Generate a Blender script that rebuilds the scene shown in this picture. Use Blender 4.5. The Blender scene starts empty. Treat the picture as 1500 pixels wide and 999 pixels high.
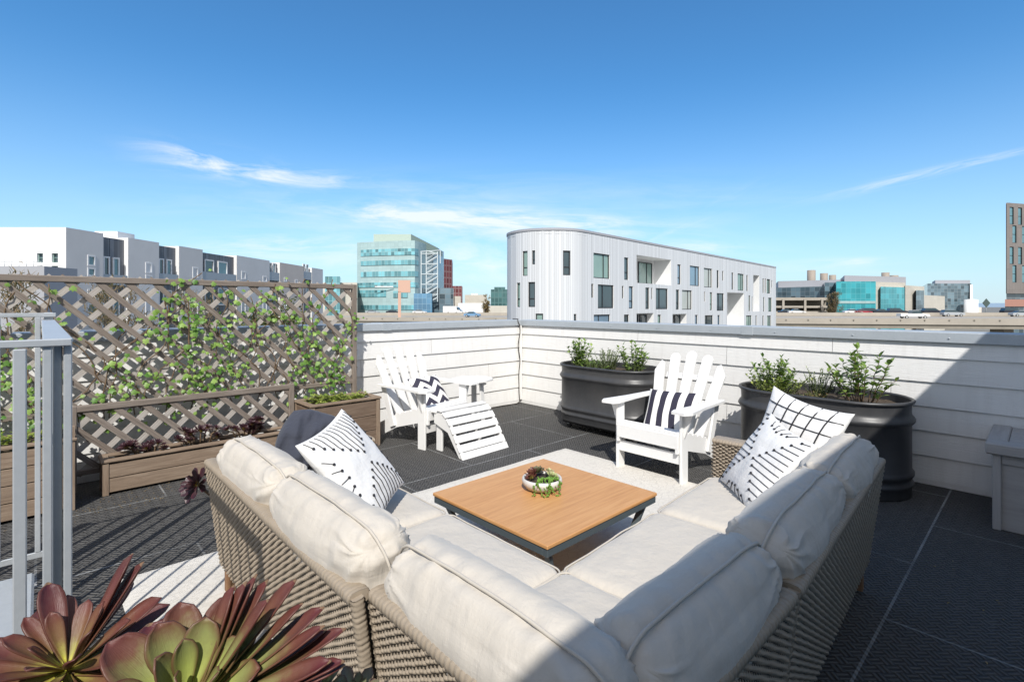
import bpy, math, random
from mathutils import Vector, Matrix, noise
R_ = math.radians
V = Vector
SC = bpy.context.scene
COL = SC.collection
# ------------------------------------------------------------------ camera frame / measuring helpers
FOC = 735.0; HY = 448.0; EYE = 1.35
YAW = math.atan(690 / 735.0)
FX, FY = math.sin(YAW), math.cos(YAW)
def W(lat, d, z=0.0):
    return V((FX * d + FY * lat, FY * d - FX * lat, z))
def at(px, py, d):                       # photo pixel at a given distance -> world point
    return W((px - 750) / FOC * d, d, EYE - (py - HY) / FOC * d)
def rayline(px, A, B):                   # distance along view axis where the pixel column meets plan line A-B (lat,d)
    k = (px - 750) / FOC
    (la, da), (lb, db) = A, B
    t = (k * da - la) / ((lb - la) - k * (db - da))
    return da + t * (db - da), t
# ------------------------------------------------------------------ mesh builder
class MB:
    def __init__(s):
        s.v = []; s.f = []; s.uv = []; s.m = []; s.sm = []
    def face(s, idx, uv=None, m=0, sm=False):
        s.f.append(tuple(idx)); s.uv.append(uv); s.m.append(m); s.sm.append(sm)
    def add(s, pts):
        b = len(s.v); s.v.extend(V(p) for p in pts); return b
    def box(s, c, size, M=None, bev=0.0, m=0, rnd=random):
        c = V(c); h = V(size) / 2; M = M or Matrix()
        ax = max(range(3), key=lambda i: size[i]); o1 = rnd.random() * 20; o2 = rnd.random() * 20
        def uvof(p, n):
            oth = [i for i in range(3) if i != ax]
            k = oth[0] if abs(n[oth[1]]) > .7 else oth[1]
            if abs(n[ax]) > .7: return (p[oth[0]] + o1, p[oth[1]] + o2)
            return (p[ax] + o1, p[k] + o2 + (0.3 if k == oth[0] else 0))
        def emit(loc):
            n = (loc[1] - loc[0]).cross(loc[2] - loc[1])
            mid = sum(loc, V()) / len(loc)
            if n.dot(mid) < 0: loc = loc[::-1]; n = -n
            if n.length: n.normalize()
            b = s.add([M @ (p + c) for p in loc])
            s.face(range(b, b + len(loc)), [uvof(p, n) for p in loc], m)
        if bev <= 0:
            for a in range(3):
                o = [i for i in range(3) if i != a]
                for sg in (-1, 1):
                    L = []
                    for (p, q) in ((-1, -1), (1, -1), (1, 1), (-1, 1)):
                        w = V((0, 0, 0)); w[a] = sg * h[a]; w[o[0]] = p * h[o[0]]; w[o[1]] = q * h[o[1]]; L.append(w)
                    emit(L)
            return
        bev = min(bev, min(h) * .9)
        def vt(sg, a):
            w = V((0, 0, 0))
            for i in range(3): w[i] = sg[i] * (h[i] if i == a else h[i] - bev)
            return w
        for a in range(3):
            o = [i for i in range(3) if i != a]
            for sg in (-1, 1):
                L = []
                for (p, q) in ((-1, -1), (1, -1), (1, 1), (-1, 1)):
                    g = [0, 0, 0]; g[a] = sg; g[o[0]] = p; g[o[1]] = q; L.append(vt(g, a))
                emit(L)
            for p in (-1, 1):
                for q in (-1, 1):
                    g1 = [0, 0, 0]; g1[a] = -1; g1[o[0]] = p; g1[o[1]] = q; g2 = list(g1); g2[a] = 1
                    emit([vt(g1, o[0]), vt(g2, o[0]), vt(g2, o[1]), vt(g1, o[1])])
        for x in (-1, 1):
            for y in (-1, 1):
                for z in (-1, 1):
                    g = (x, y, z); emit([vt(g, 0), vt(g, 1), vt(g, 2)])
    def lohi(s, lo, hi, **k):
        lo = V(lo); hi = V(hi); s.box((lo + hi) / 2, hi - lo, **k)
    def bar(s, a, b, w, t, up=(0, 0, 1), bev=0.0, m=0):     # plank from a to b
        a = V(a); b = V(b); x = (b - a); L = x.length; x.normalize()
        up = V(up); y = up.cross(x)
        if y.length < 1e-5: y = V((1, 0, 0)).cross(x)
        y.normalize(); z = x.cross(y)
        M = Matrix((x, y, z)).transposed().to_4x4(); M.translation = (a + b) / 2
        s.box((0, 0, 0), (L, w, t), M=M, bev=bev, m=m)
    def tube(s, pts, r, n=8, m=0, cap=True, sm=True, flat=1.0):
        pts = [V(p) for p in pts]
        rr = r if isinstance(r, (list, tuple)) else [r] * len(pts)
        up = V((0, 0, 1)); base = len(s.v); side = None
        for i, p in enumerate(pts):
            t = (pts[min(i + 1, len(pts) - 1)] - pts[max(i - 1, 0)]).normalized()
            if side is None:
                side = t.cross(up)
                if side.length < .1: side = t.cross(V((1, 0, 0)))
            side = (side - t * side.dot(t)).normalized(); u2 = side.cross(t)
            for k in range(n):
                an = 2 * math.pi * k / n
                s.v.append(p + side * math.cos(an) * rr[i] + u2 * math.sin(an) * rr[i] * flat)
        L = 0
        for i in range(len(pts) - 1):
            L2 = L + (pts[i + 1] - pts[i]).length
            for k in range(n):
                k2 = (k + 1) % n; a = base + i * n
                s.face((a + k, a + k2, a + n + k2, a + n + k), [(L, k / n), (L, (k + 1) / n), (L2, (k + 1) / n), (L2, k / n)], m, sm)
            L = L2
        if cap:
            s.face([base + k for k in range(n)][::-1], None, m); e = base + (len(pts) - 1) * n
            s.face([e + k for k in range(n)], None, m)
    def loops(s, rings, m=0, sm=True, close=True, cap0=False, cap1=False, flip=False):
        n = len(rings[0]); base = len(s.v)
        for r in rings: s.v.extend(V(p) for p in r)
        for i in range(len(rings) - 1):
            for k in range(n if close else n - 1):
                k2 = (k + 1) % n; a = base + i * n
                q = (a + k, a + k2, a + n + k2, a + n + k)
                u = [(k / n, i), ((k + 1) / n, i), ((k + 1) / n, i + 1), (k / n, i + 1)]
                if flip: q = q[::-1]; u = u[::-1]
                s.face(q, u, m, sm)
        if cap0: s.face([base + k for k in range(n)][::-1], None, m)
        if cap1: e = base + (len(rings) - 1) * n; s.face([e + k for k in range(n)], None, m)
    def prism(s, out, t, M=None, m=0):       # outline in xy, thickness along z (0..t)
        M = M or Matrix(); n = len(out); ox = random.random() * 9
        b = s.add([M @ V((x, y, 0)) for x, y in out] + [M @ V((x, y, t)) for x, y in out])
        s.face([b + k for k in range(n)][::-1], [(out[k][1] + ox, out[k][0]) for k in range(n)][::-1], m)
        s.face([b + n + k for k in range(n)], [(out[k][1] + ox, out[k][0]) for k in range(n)], m)
        for k in range(n):
            k2 = (k + 1) % n; s.face((b + k, b + k2, b + n + k2, b + n + k), [(out[k][1] + ox, 0), (out[k2][1] + ox, 0), (out[k2][1] + ox, t), (out[k][1] + ox, t)], m)
    def ball(s, c, r, n=8, m=0, sc=(1, 1, 1)):
        c = V(c); rings = []
        for i in range(1, n):
            ph = math.pi * i / n
            rings.append([c + V((math.sin(ph) * math.cos(2 * math.pi * k / n) * r * sc[0], math.sin(ph) * math.sin(2 * math.pi * k / n) * r * sc[1], -math.cos(ph) * r * sc[2])) for k in range(n)])
        s.loops(rings, m=m, cap0=True, cap1=True)
    def lathe(s, prof, n=32, c=(0, 0, 0), m=0, cap0=False, cap1=False):
        c = V(c)
        s.loops([[c + V((r * math.cos(2 * math.pi * k / n), r * math.sin(2 * math.pi * k / n), z)) for k in range(n)] for r, z in prof], m=m, cap0=cap0, cap1=cap1)
def obj(name, mb, mats, parent=None, smooth_all=None):
    me = bpy.data.meshes.new(name)
    me.from_pydata([tuple(p) for p in mb.v], [], mb.f)
    if not isinstance(mats, (list, tuple)): mats = [mats]
    for m in mats: me.materials.append(m)
    me.polygons.foreach_set('material_index', mb.m)
    me.polygons.foreach_set('use_smooth', [bool(x) if smooth_all is None else smooth_all for x in mb.sm])
    uvl = me.uv_layers.new(name='UVMap'); data = []
    for f, u in zip(mb.f, mb.uv):
        if u is None: data.extend([0.0, 0.0] * len(f))
        else:
            for a, b in u: data.append(a); data.append(b)
    uvl.data.foreach_set('uv', data)
    me.update()
    o = bpy.data.objects.new(name, me); COL.objects.link(o)
    if parent is not None: o.parent = parent
    return o
def thing(name, label, cat, loc=(0, 0, 0), rz=0.0, group=None):
    o = bpy.data.objects.new(name, None); COL.objects.link(o); o.empty_display_size = .1
    o.location = loc; o.rotation_euler = (0, 0, rz); o['label'] = label; o['category'] = cat
    if group: o['group'] = group
    return o
def tag(o, label, cat, group=None, loc=None):
    o['label'] = label; o['category'] = cat
    if group: o['group'] = group
    return o
def structure(name, mb, mats, label=None):
    o = obj(name, mb, mats); o['kind'] = 'structure'
    return o
# ------------------------------------------------------------------ materials
def nodes(name):
    m = bpy.data.materials.new(name); m.use_nodes = True
    nt = m.node_tree; b = nt.nodes['Principled BSDF']
    return m, nt, b, nt.nodes, nt.links
def mixc(nt, fac, a, b, mode='MIX'):
    n = nt.nodes.new('ShaderNodeMix'); n.data_type = 'RGBA'; n.blend_type = mode
    def put(sock, v):
        if isinstance(v, bpy.types.NodeSocket): nt.links.new(v, sock)
        elif isinstance(v, (int, float)): sock.default_value = v
        else: sock.default_value = (*v, 1)
    put(n.inputs[0], fac); put(n.inputs[6], a); put(n.inputs[7], b)
    return n.outputs[2]
def math_(nt, op, a, b=0.0, c=None, clamp=False):
    n = nt.nodes.new('ShaderNodeMath'); n.operation = op; n.use_clamp = clamp
    for i, v in enumerate((a, b, c)):
        if v is None: continue
        if isinstance(v, bpy.types.NodeSocket): nt.links.new(v, n.inputs[i])
        else: n.inputs[i].default_value = v
    return n.outputs[0]
def noise_(nt, vec=None, scale=5, detail=4, rough=.5, dist=0):
    n = nt.nodes.new('ShaderNodeTexNoise'); n.inputs['Scale'].default_value = scale
    n.inputs['Detail'].default_value = detail; n.inputs['Roughness'].default_value = rough
    n.inputs['Distortion'].default_value = dist
    if vec is not None: nt.links.new(vec, n.inputs['Vector'])
    return n.outputs['Fac']
def coord(nt, kind='Object'):
    return nt.nodes.new('ShaderNodeTexCoord').outputs[kind]
def mapped(nt, vec, scale=(1, 1, 1), rot=(0, 0, 0), loc=(0, 0, 0)):
    n = nt.nodes.new('ShaderNodeMapping'); nt.links.new(vec, n.inputs[0])
    n.inputs['Scale'].default_value = scale; n.inputs['Rotation'].default_value = rot; n.inputs['Location'].default_value = loc
    return n.outputs[0]
def ramp(nt, fac, stops):
    n = nt.nodes.new('ShaderNodeValToRGB'); e = n.color_ramp.elements
    while len(e) > 1: e.remove(e[-1])
    e[0].position = stops[0][0]; e[0].color = (*stops[0][1], 1)
    for p, c in stops[1:]:
        x = e.new(p); x.color = (*c, 1)
    nt.links.new(fac, n.inputs[0]); return n.outputs[0]
def bump(nt, b, h, strength=.3, dist=.01, prev=None):
    n = nt.nodes.new('ShaderNodeBump'); n.inputs['Strength'].default_value = strength; n.inputs['Distance'].default_value = dist
    nt.links.new(h, n.inputs['Height'])
    if prev is not None: nt.links.new(prev, n.inputs['Normal'])
    nt.links.new(n.outputs[0], b.inputs['Normal']); return n.outputs[0]
def simple(name, col, rough=.6, metal=0.0, var=.15, vs=6, bs=0.0, bscale=60, spec=.5, kind='Object'):
    m, nt, b, N, L = nodes(name)
    co = coord(nt, kind)
    f = noise_(nt, co, vs, 5, .6)
    c = mixc(nt, f, tuple(x * (1 - var) for x in col), tuple(min(1, x * (1 + var)) for x in col))
    L.new(c, b.inputs['Base Color']); b.inputs['Roughness'].default_value = rough; b.inputs['Metallic'].default_value = metal
    b.inputs['Specular IOR Level'].default_value = spec
    if bs > 0: bump(nt, b, noise_(nt, co, bscale, 4, .6), bs, .004)
    return m
def glassy(name, col, rough=.08, spec=.8, var=.3, vs=.3, metal=.0):
    m, nt, b, N, L = nodes(name)
    co = coord(nt); f = noise_(nt, co, vs, 3, .5)
    L.new(mixc(nt, f, tuple(x * (1 - var) for x in col), tuple(min(1, x * (1 + var)) for x in col)), b.inputs['Base Color'])
    b.inputs['Roughness'].default_value = rough; b.inputs['Specular IOR Level'].default_value = spec; b.inputs['Metallic'].default_value = metal
    return m
def wood(name, c1, c2, c3=None, rough=.75, gs=(1.6, 26), bs=.5, dist=.0025):
    m, nt, b, N, L = nodes(name)
    uv = coord(nt, 'UV')
    v = mapped(nt, uv, (gs[0], gs[1], 1))
    f = noise_(nt, v, 3.0, 7, .68, .8)
    f2 = noise_(nt, mapped(nt, uv, (.5, 3, 1)), 2.0, 3, .5)
    fine = noise_(nt, mapped(nt, uv, (6, 160, 1)), 3.0, 4, .7)
    col = ramp(nt, f, [(.3, c1), (.52, c2), (.72, c3 or tuple(x * 1.35 for x in c2))])
    col = mixc(nt, f2, col, mixc(nt, .5, col, (.16, .15, .14)), 'MIX') if c3 is None else mixc(nt, math_(nt, 'MULTIPLY', f2, .6), col, c3)
    col = mixc(nt, math_(nt, 'MULTIPLY', fine, .35), col, mixc(nt, .8, col, c1))
    L.new(col, b.inputs['Base Color']); b.inputs['Roughness'].default_value = rough; b.inputs['Specular IOR Level'].default_value = .3
    bump(nt, b, math_(nt, 'ADD', f, math_(nt, 'MULTIPLY', fine, .6)), bs, dist)
    return m
M = {}
# painted lap siding
def mk_siding():
    m, nt, b, N, L = nodes('white_siding')
    co = coord(nt, 'UV')
    g = noise_(nt, mapped(nt, co, (2.2, 34, 1)), 3.0, 6, .65, 1.2)
    d = noise_(nt, mapped(nt, co, (.8, .8, 1)), 1.3, 5, .6)
    st = noise_(nt, mapped(nt, co, (9, .7, 1)), 2.0, 4, .6)
    c = mixc(nt, d, (.80, .79, .765), (.74, .73, .71))
    c = mixc(nt, math_(nt, 'MULTIPLY', math_(nt, 'SUBTRACT', st, .5, clamp=True), .9), c, (.5, .48, .45))
    L.new(c, b.inputs['Base Color']); b.inputs['Roughness'].default_value = .6
    bump(nt, b, g, .55, .005)
    return m
M['siding'] = mk_siding()
def mk_galv(name='galvanised_metal', c1=(.40, .44, .48), c2=(.55, .59, .62), rough=.5, metal=.25):
    m, nt, b, N, L = nodes(name)
    co = coord(nt)
    f = noise_(nt, mapped(nt, co, (1, 1, 1)), 9, 6, .7); g = noise_(nt, co, 55, 3, .6)
    c = mixc(nt, f, c1, c2); c = mixc(nt, math_(nt, 'MULTIPLY', g, .35), c, tuple(x * .72 for x in c1))
    L.new(c, b.inputs['Base Color']); b.inputs['Roughness'].default_value = rough; b.inputs['Metallic'].default_value = metal
    bump(nt, b, g, .12, .002)
    return m
M['galv'] = mk_galv('galvanised_coping', (.38, .42, .455), (.53, .565, .59), .55, .2)
M['rail'] = mk_galv('galvanised_rail', (.44, .47, .49), (.60, .62, .63), .45, .35)
def mk_rubber():
    m, nt, b, N, L = nodes('rubber_matting')
    co = coord(nt)
    r45 = mapped(nt, co, (1, 1, 1), (0, 0, R_(45)))
    ck = N.new('ShaderNodeTexChecker'); ck.inputs['Scale'].default_value = 1 / .042; L.new(r45, ck.inputs['Vector'])
    sx = N.new('ShaderNodeSeparateXYZ'); L.new(r45, sx.inputs[0])
    def ridge(s): return math_(nt, 'ABSOLUTE', math_(nt, 'SINE', math_(nt, 'MULTIPLY', s, math.pi / .021)))
    h = N.new('ShaderNodeMix'); h.data_type = 'FLOAT'
    L.new(ck.outputs['Fac'], h.inputs[0]); L.new(ridge(sx.outputs[0]), h.inputs[2]); L.new(ridge(sx.outputs[1]), h.inputs[3])
    hh = math_(nt, 'POWER', h.outputs[0], 1.6)
    br = N.new('ShaderNodeTexBrick'); L.new(mapped(nt, co, (1, 1, 1), (0, 0, 0), (.69, .47, 0)), br.inputs['Vector'])
    br.offset = .5; br.squash = 1.0
    br.inputs['Scale'].default_value = 1.0; br.inputs['Brick Width'].default_value = 1.34; br.inputs['Row Height'].default_value = .95
    br.inputs['Mortar Size'].default_value = .006; br.inputs['Mortar Smooth'].default_value = .2
    br.inputs['Color1'].default_value = (.025, .024, .023, 1); br.inputs['Color2'].default_value = (.036, .035, .034, 1)
    n1 = noise_(nt, co, 1.6, 6, .65); n2 = noise_(nt, co, 14, 5, .7); n3 = noise_(nt, co, 120, 2, .5)
    seam = math_(nt, 'MULTIPLY', br.outputs['Fac'], math_(nt, 'MULTIPLY', math_(nt, 'SUBTRACT', noise_(nt, co, 2.3, 3, .6), .25, clamp=True), 1.7, clamp=True))
    base = mixc(nt, n1, br.outputs['Color'], (.060, .058, .056))
    base = mixc(nt, math_(nt, 'MULTIPLY', hh, .55), base, (.165, .162, .155))  # ridge tops painted lighter, standing in for sunlit facets
    dust = math_(nt, 'MULTIPLY', math_(nt, 'SUBTRACT', n2, .50, clamp=True), 2.0, clamp=True)
    n4 = noise_(nt, co, .9, 4, .6, .8)
    base = mixc(nt, math_(nt, 'MULTIPLY', dust, n4), base, (.19, .18, .165))
    scuff = math_(nt, 'MULTIPLY', math_(nt, 'SUBTRACT', noise_(nt, mapped(nt, co, (1.2, 5, 1), (0, 0, .5)), 2.2, 6, .7, 1.5), .56, clamp=True), 2.2, clamp=True)
    base = mixc(nt, math_(nt, 'MULTIPLY', scuff, .5), base, (.16, .16, .158))
    spk = math_(nt, 'GREATER_THAN', n3, .73)
    base = mixc(nt, math_(nt, 'MULTIPLY', spk, .5), base, (.3, .27, .23))
    base = mixc(nt, seam, base, (.42, .43, .43))
    L.new(base, b.inputs['Base Color']); b.inputs['Roughness'].default_value = .7; b.inputs['Specular IOR Level'].default_value = .2
    bump(nt, b, hh, 1.0, .008)
    return m
M['rubber'] = mk_rubber()
def mk_rug():
    m, nt, b, N, L = nodes('woven_rug')
    co = coord(nt)
    v = N.new('ShaderNodeTexVoronoi'); v.feature = 'DISTANCE_TO_EDGE'; v.inputs['Scale'].default_value = 15; L.new(mapped(nt, co, (1, 1.6, 1), (0, 0, .785)), v.inputs['Vector'])
    line = math_(nt, 'LESS_THAN', v.outputs['Distance'], .05)
    n1 = noise_(nt, co, 3, 4, .6)
    w = N.new('ShaderNodeTexWave'); w.inputs['Scale'].default_value = 70; w.bands_direction = 'Y'; w.inputs['Distortion'].default_value = .6; L.new(co, w.inputs[0])
    c = mixc(nt, n1, (.83, .785, .71), (.77, .73, .66))
    c = mixc(nt, math_(nt, 'MULTIPLY', line, .22), c, (.50, .46, .41))
    c = mixc(nt, math_(nt, 'MULTIPLY', w.outputs['Fac'], .15), c, (.48, .45, .4))
    L.new(c, b.inputs['Base Color']); b.inputs['Roughness'].default_value = .95; b.inputs['Specular IOR Level'].default_value = .1
    bump(nt, b, math_(nt, 'SUBTRACT', w.outputs['Fac'], line), .6, .004)
    return m
M['rug'] = mk_rug()
def mk_fabric(name, c1, c2, weave=900, wrinkle=.35, seed=0):
    m, nt, b, N, L = nodes(name)
    co = coord(nt)
    big = noise_(nt, mapped(nt, co, (1, 1, 1), loc=(seed, 0, 0)), 7, 5, .6, .4)
    slub = noise_(nt, mapped(nt, co, (6, 6, 90)), 4, 3, .7)
    slub2 = noise_(nt, mapped(nt, co, (90, 90, 6)), 4, 3, .7)
    fine = noise_(nt, co, weave / 3, 2, .5)
    c = mixc(nt, big, c1, c2)
    c = mixc(nt, math_(nt, 'MULTIPLY', slub, .3), c, tuple(x * .78 for x in c1))
    c = mixc(nt, math_(nt, 'MULTIPLY', slub2, .25), c, tuple(x * .8 for x in c1))
    L.new(c, b.inputs['Base Color']); b.inputs['Roughness'].default_value = .92; b.inputs['Specular IOR Level'].default_value = .15
    b.inputs['Sheen Weight'].default_value = .15
    p = bump(nt, b, fine, .25, .002)
    wr = noise_(nt, mapped(nt, co, (3, 3, 3)), 2.4, 2, .45, .35)
    pull = noise_(nt, mapped(nt, co, (9, 9, 1.6)), 2.2, 4, .55, .25)
    pull2 = noise_(nt, mapped(nt, co, (2, 2, 14), (.3, .2, 0)), 2.0, 3, .5, .2)
    hsum = math_(nt, 'ADD', wr, math_(nt, 'ADD', math_(nt, 'MULTIPLY', pull, .55), math_(nt, 'MULTIPLY', pull2, .35)))
    bump(nt, b, hsum, wrinkle, .03, p)
    return m
M['cushion'] = mk_fabric('beige_cushion_fabric', (.535, .49, .425), (.61, .562, .495), wrinkle=.35)
M['piping'] = simple('cushion_piping', (.50, .455, .39), .9, var=.1, vs=30)
M['navy'] = mk_fabric('dark_blue_linen', (.045, .05, .068), (.065, .07, .092), wrinkle=.7)
M['white_cloth'] = mk_fabric('white_cotton', (.78, .77, .75), (.84, .83, .81), wrinkle=.3)
M['black_thread'] = simple('black_thread', (.02, .02, .025), .8)
def mk_wicker():
    m, nt, b, N, L = nodes('sand_wicker')
    co = coord(nt); uv = coord(nt, 'UV')
    n1 = noise_(nt, co, 30, 3, .6); n2 = noise_(nt, co, 2.5, 3, .6)
    st = noise_(nt, mapped(nt, uv, (3, 260, 1)), 3, 2, .5)
    c = mixc(nt, n1, (.29, .235, .175), (.43, .36, .275))
    c = mixc(nt, math_(nt, 'MULTIPLY', st, .5), c, (.17, .125, .08))
    c = mixc(nt, math_(nt, 'MULTIPLY', n2, .35), c, (.36, .31, .25))
    L.new(c, b.inputs['Base Color']); b.inputs['Roughness'].default_value = .5; b.inputs['Specular IOR Level'].default_value = .4
    bump(nt, b, st, .3, .001)
    return m
M['wicker'] = mk_wicker()
M['wicker_dark'] = simple('wicker_backing', (.055, .043, .03), .8)
M['leg_wood'] = wood('stained_leg_wood', (.12, .06, .03), (.26, .14, .075), (.34, .2, .11))
M['teak'] = wood('teak_table_top', (.41, .185, .062), (.555, .285, .112), (.65, .37, .165), rough=.45, gs=(1.0, 14), bs=.12, dist=.001)
M['charcoal'] = simple('charcoal_metal', (.085, .105, .115), .45, .1, var=.08)
M['plank'] = wood('weathered_planter_wood', (.065, .04, .027), (.15, .098, .066), (.27, .21, .16), gs=(1.3, 20), bs=.7)
M['rear_slat'] = wood('sunlit_lattice_wood', (.22, .19, .165), (.42, .38, .34), (.54, .51, .47), gs=(1.2, 30), bs=.5)  # rear slats: their sunlit look is put into the paler colour
M['plank_light'] = wood('sun_bleached_wood', (.10, .062, .04), (.235, .165, .112), (.37, .295, .225), gs=(1.3, 20), bs=.7)
M['lattice'] = wood('weathered_lattice_wood', (.08, .06, .047), (.19, .15, .12), (.34, .30, .265), gs=(1.2, 30), bs=.6)
def mk_white_paint():
    m, nt, b, N, L = nodes('white_chair_paint')
    co = coord(nt); uv = coord(nt, 'UV')
    g = noise_(nt, mapped(nt, uv, (1.2, 30, 1)), 3, 5, .6, .6); d = noise_(nt, co, 9, 6, .7)
    c = mixc(nt, d, (.82, .815, .80), (.76, .75, .73))
    gr = math_(nt, 'MULTIPLY', math_(nt, 'SUBTRACT', noise_(nt, co, 26, 6, .75), .60, clamp=True), 2.4, clamp=True)
    c = mixc(nt, gr, c, (.46, .43, .38))
    c = mixc(nt, math_(nt, 'MULTIPLY', math_(nt, 'SUBTRACT', g, .62, clamp=True), 2.0, clamp=True), c, (.55, .53, .5))
    L.new(c, b.inputs['Base Color']); b.inputs['Roughness'].default_value = .5
    bump(nt, b, g, .25, .002)
    return m
M['white_paint'] = mk_white_paint()
def mk_tank():
    m, nt, b, N, L = nodes('black_painted_tank')
    co = coord(nt)
    n1 = noise_(nt, mapped(nt, co, (1, 1, .25)), 14, 6, .65); n2 = noise_(nt, co, 3, 4, .6); n3 = noise_(nt, co, 60, 3, .6)
    c = mixc(nt, n1, (.030, .031, .033), (.058, .058, .06))
    c = mixc(nt, math_(nt, 'MULTIPLY', math_(nt, 'SUBTRACT', n2, .45, clamp=True), 1.6, clamp=True), c, (.085, .08, .075))
    L.new(c, b.inputs['Base Color']); b.inputs['Roughness'].default_value = .42; b.inputs['Specular IOR Level'].default_value = .55
    p = bump(nt, b, n3, .1, .002); bump(nt, b, n2, .25, .02, p)
    return m
M['tank'] = mk_tank()
M['tank_band'] = simple('dark_grey_tank_band', (.10, .10, .098), .4, .2)
def mk_soil():
    m, nt, b, N, L = nodes('potting_soil')
    co = coord(nt); n = noise_(nt, co, 40, 6, .75)
    L.new(ramp(nt, n, [(.3, (.03, .022, .016)), (.55, (.09, .065, .045)), (.75, (.26, .2, .14))]), b.inputs['Base Color'])
    b.inputs['Roughness'].default_value = .95; bump(nt, b, n, 1, .02)
    return m
M['soil'] = mk_soil()
def mk_leaf(name, c1, c2, rough=.45, trans=.25):
    m, nt, b, N, L = nodes(name)
    uv = coord(nt, 'UV'); s = N.new('ShaderNodeSeparateXYZ'); L.new(uv, s.inputs[0])
    c = mixc(nt, s.outputs[1], c1, c2)
    L.new(c, b.inputs['Base Color']); b.inputs['Roughness'].default_value = rough; b.inputs['Specular IOR Level'].default_value = .4
    out = N['Material Output']; tr = N.new('ShaderNodeBsdfTranslucent'); L.new(mixc(nt, .5, c, (.25, .4, .05)), tr.inputs[0])
    mx = N.new('ShaderNodeMixShader'); mx.inputs[0].default_value = trans
    L.new(b.outputs[0], mx.inputs[1]); L.new(tr.outputs[0], mx.inputs[2]); L.new(mx.outputs[0], out.inputs[0])
    return m
M['ivy'] = mk_leaf('bright_ivy_leaf', (.08, .21, .03), (.34, .50, .12), trans=.35)
M['leaf_green'] = mk_leaf('glossy_green_leaf', (.085, .18, .03), (.30, .40, .10), trans=.3)
M['leaf_yellow'] = mk_leaf('yellow_green_leaf', (.16, .22, .04), (.38, .42, .10))
M['leaf_grey'] = mk_leaf('grey_green_leaf', (.17, .21, .13), (.36, .40, .26), .7)
M['leaf_dry'] = mk_leaf('dry_leaf', (.20, .13, .06), (.38, .28, .15), .8)
M['leaf_pearl'] = mk_leaf('fresh_green_leaf', (.10, .25, .03), (.28, .48, .08), .4)
M['stem'] = simple('brown_stem', (.14, .09, .05), .8)
M['stem_green'] = simple('green_stem', (.12, .15, .05), .7)
def mk_aeonium(name, stops, edge=(.09, .018, .03), rough=.33):
    m, nt, b, N, L = nodes(name)
    uv = coord(nt, 'UV'); s = N.new('ShaderNodeSeparateXYZ'); L.new(uv, s.inputs[0])
    co = coord(nt); n = noise_(nt, co, 60, 4, .6); n2 = noise_(nt, co, 9, 3, .5)
    t = math_(nt, 'ADD', s.outputs[0], math_(nt, 'MULTIPLY', math_(nt, 'SUBTRACT', n, .5), .22))
    t = math_(nt, 'ADD', t, math_(nt, 'MULTIPLY', math_(nt, 'SUBTRACT', n2, .5), .35))
    c = ramp(nt, t, stops)
    e = math_(nt, 'POWER', math_(nt, 'ABSOLUTE', math_(nt, 'MULTIPLY', math_(nt, 'SUBTRACT', s.outputs[1], .5), 2)), 4)
    c = mixc(nt, math_(nt, 'MULTIPLY', e, .8), c, edge)
    spot = math_(nt, 'MULTIPLY', math_(nt, 'SUBTRACT', noise_(nt, co, 130, 4, .7), .62, clamp=True), 3.0, clamp=True)
    c = mixc(nt, spot, c, (.16, .11, .07))
    dst = math_(nt, 'MULTIPLY', math_(nt, 'SUBTRACT', noise_(nt, co, 22, 5, .7), .5, clamp=True), .5, clamp=True)
    c = mixc(nt, dst, c, (.24, .19, .14))
    L.new(c, b.inputs['Base Color']); b.inputs['Roughness'].default_value = rough; b.inputs['Specular IOR Level'].default_value = .4
    tip = math_(nt, 'GREATER_THAN', math_(nt, 'ADD', s.outputs[0], math_(nt, 'MULTIPLY', n, .12)), 1.035)
    nt.links.new(mixc(nt, tip, b.inputs['Base Color'].links[0].from_socket, (.20, .12, .07)), b.inputs['Base Color'])
    bump(nt, b, math_(nt, 'ADD', n, noise_(nt, mapped(nt, uv, (2, 14, 1)), 3, 3, .5)), .22, .004)
    return m
M['aeo_big'] = mk_aeonium('aeonium_green_burgundy', [(0, (.50, .56, .08)), (.25, (.33, .38, .09)), (.5, (.22, .23, .08)), (.7, (.14, .055, .035)), (1, (.10, .02, .026))], (.10, .03, .02), .44)
M['aeo_red'] = mk_aeonium('aeonium_red', [(0, (.60, .58, .05)), (.14, (.32, .29, .06)), (.28, (.17, .10, .04)), (.55, (.13, .04, .03)), (1, (.075, .016, .022))], (.09, .03, .02), .44)
M['aeo_dark'] = mk_aeonium('aeonium_black', [(0, (.55, .5, .05)), (.12, (.25, .16, .04)), (.24, (.05, .022, .025)), (1, (.028, .012, .02))])
M['aeo_grey'] = mk_aeonium('aeonium_grey_green', [(0, (.30, .34, .12)), (.5, (.17, .18, .09)), (1, (.12, .09, .07))])
M['aeo_pale'] = mk_aeonium('echeveria_pale', [(0, (.30, .40, .14)), (.6, (.42, .48, .22)), (1, (.45, .30, .22))], (.4, .22, .18))
M['ceramic'] = simple('speckled_stone_bowl', (.60, .585, .555), .6, var=.12, vs=45, bs=.2, bscale=90)
M['plastic_box'] = wood('grey_storage_box', (.29, .27, .255), (.39, .365, .345), (.44, .42, .40), gs=(1, 14), bs=.2)
M['terracotta'] = simple('dark_glazed_pot', (.09, .08, .075), .35)
M['black_rubber'] = simple('black_tyre_rubber', (.02, .02, .02), .8)
M['cable'] = simple('grey_brown_cable', (.05, .042, .035), .6)
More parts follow.
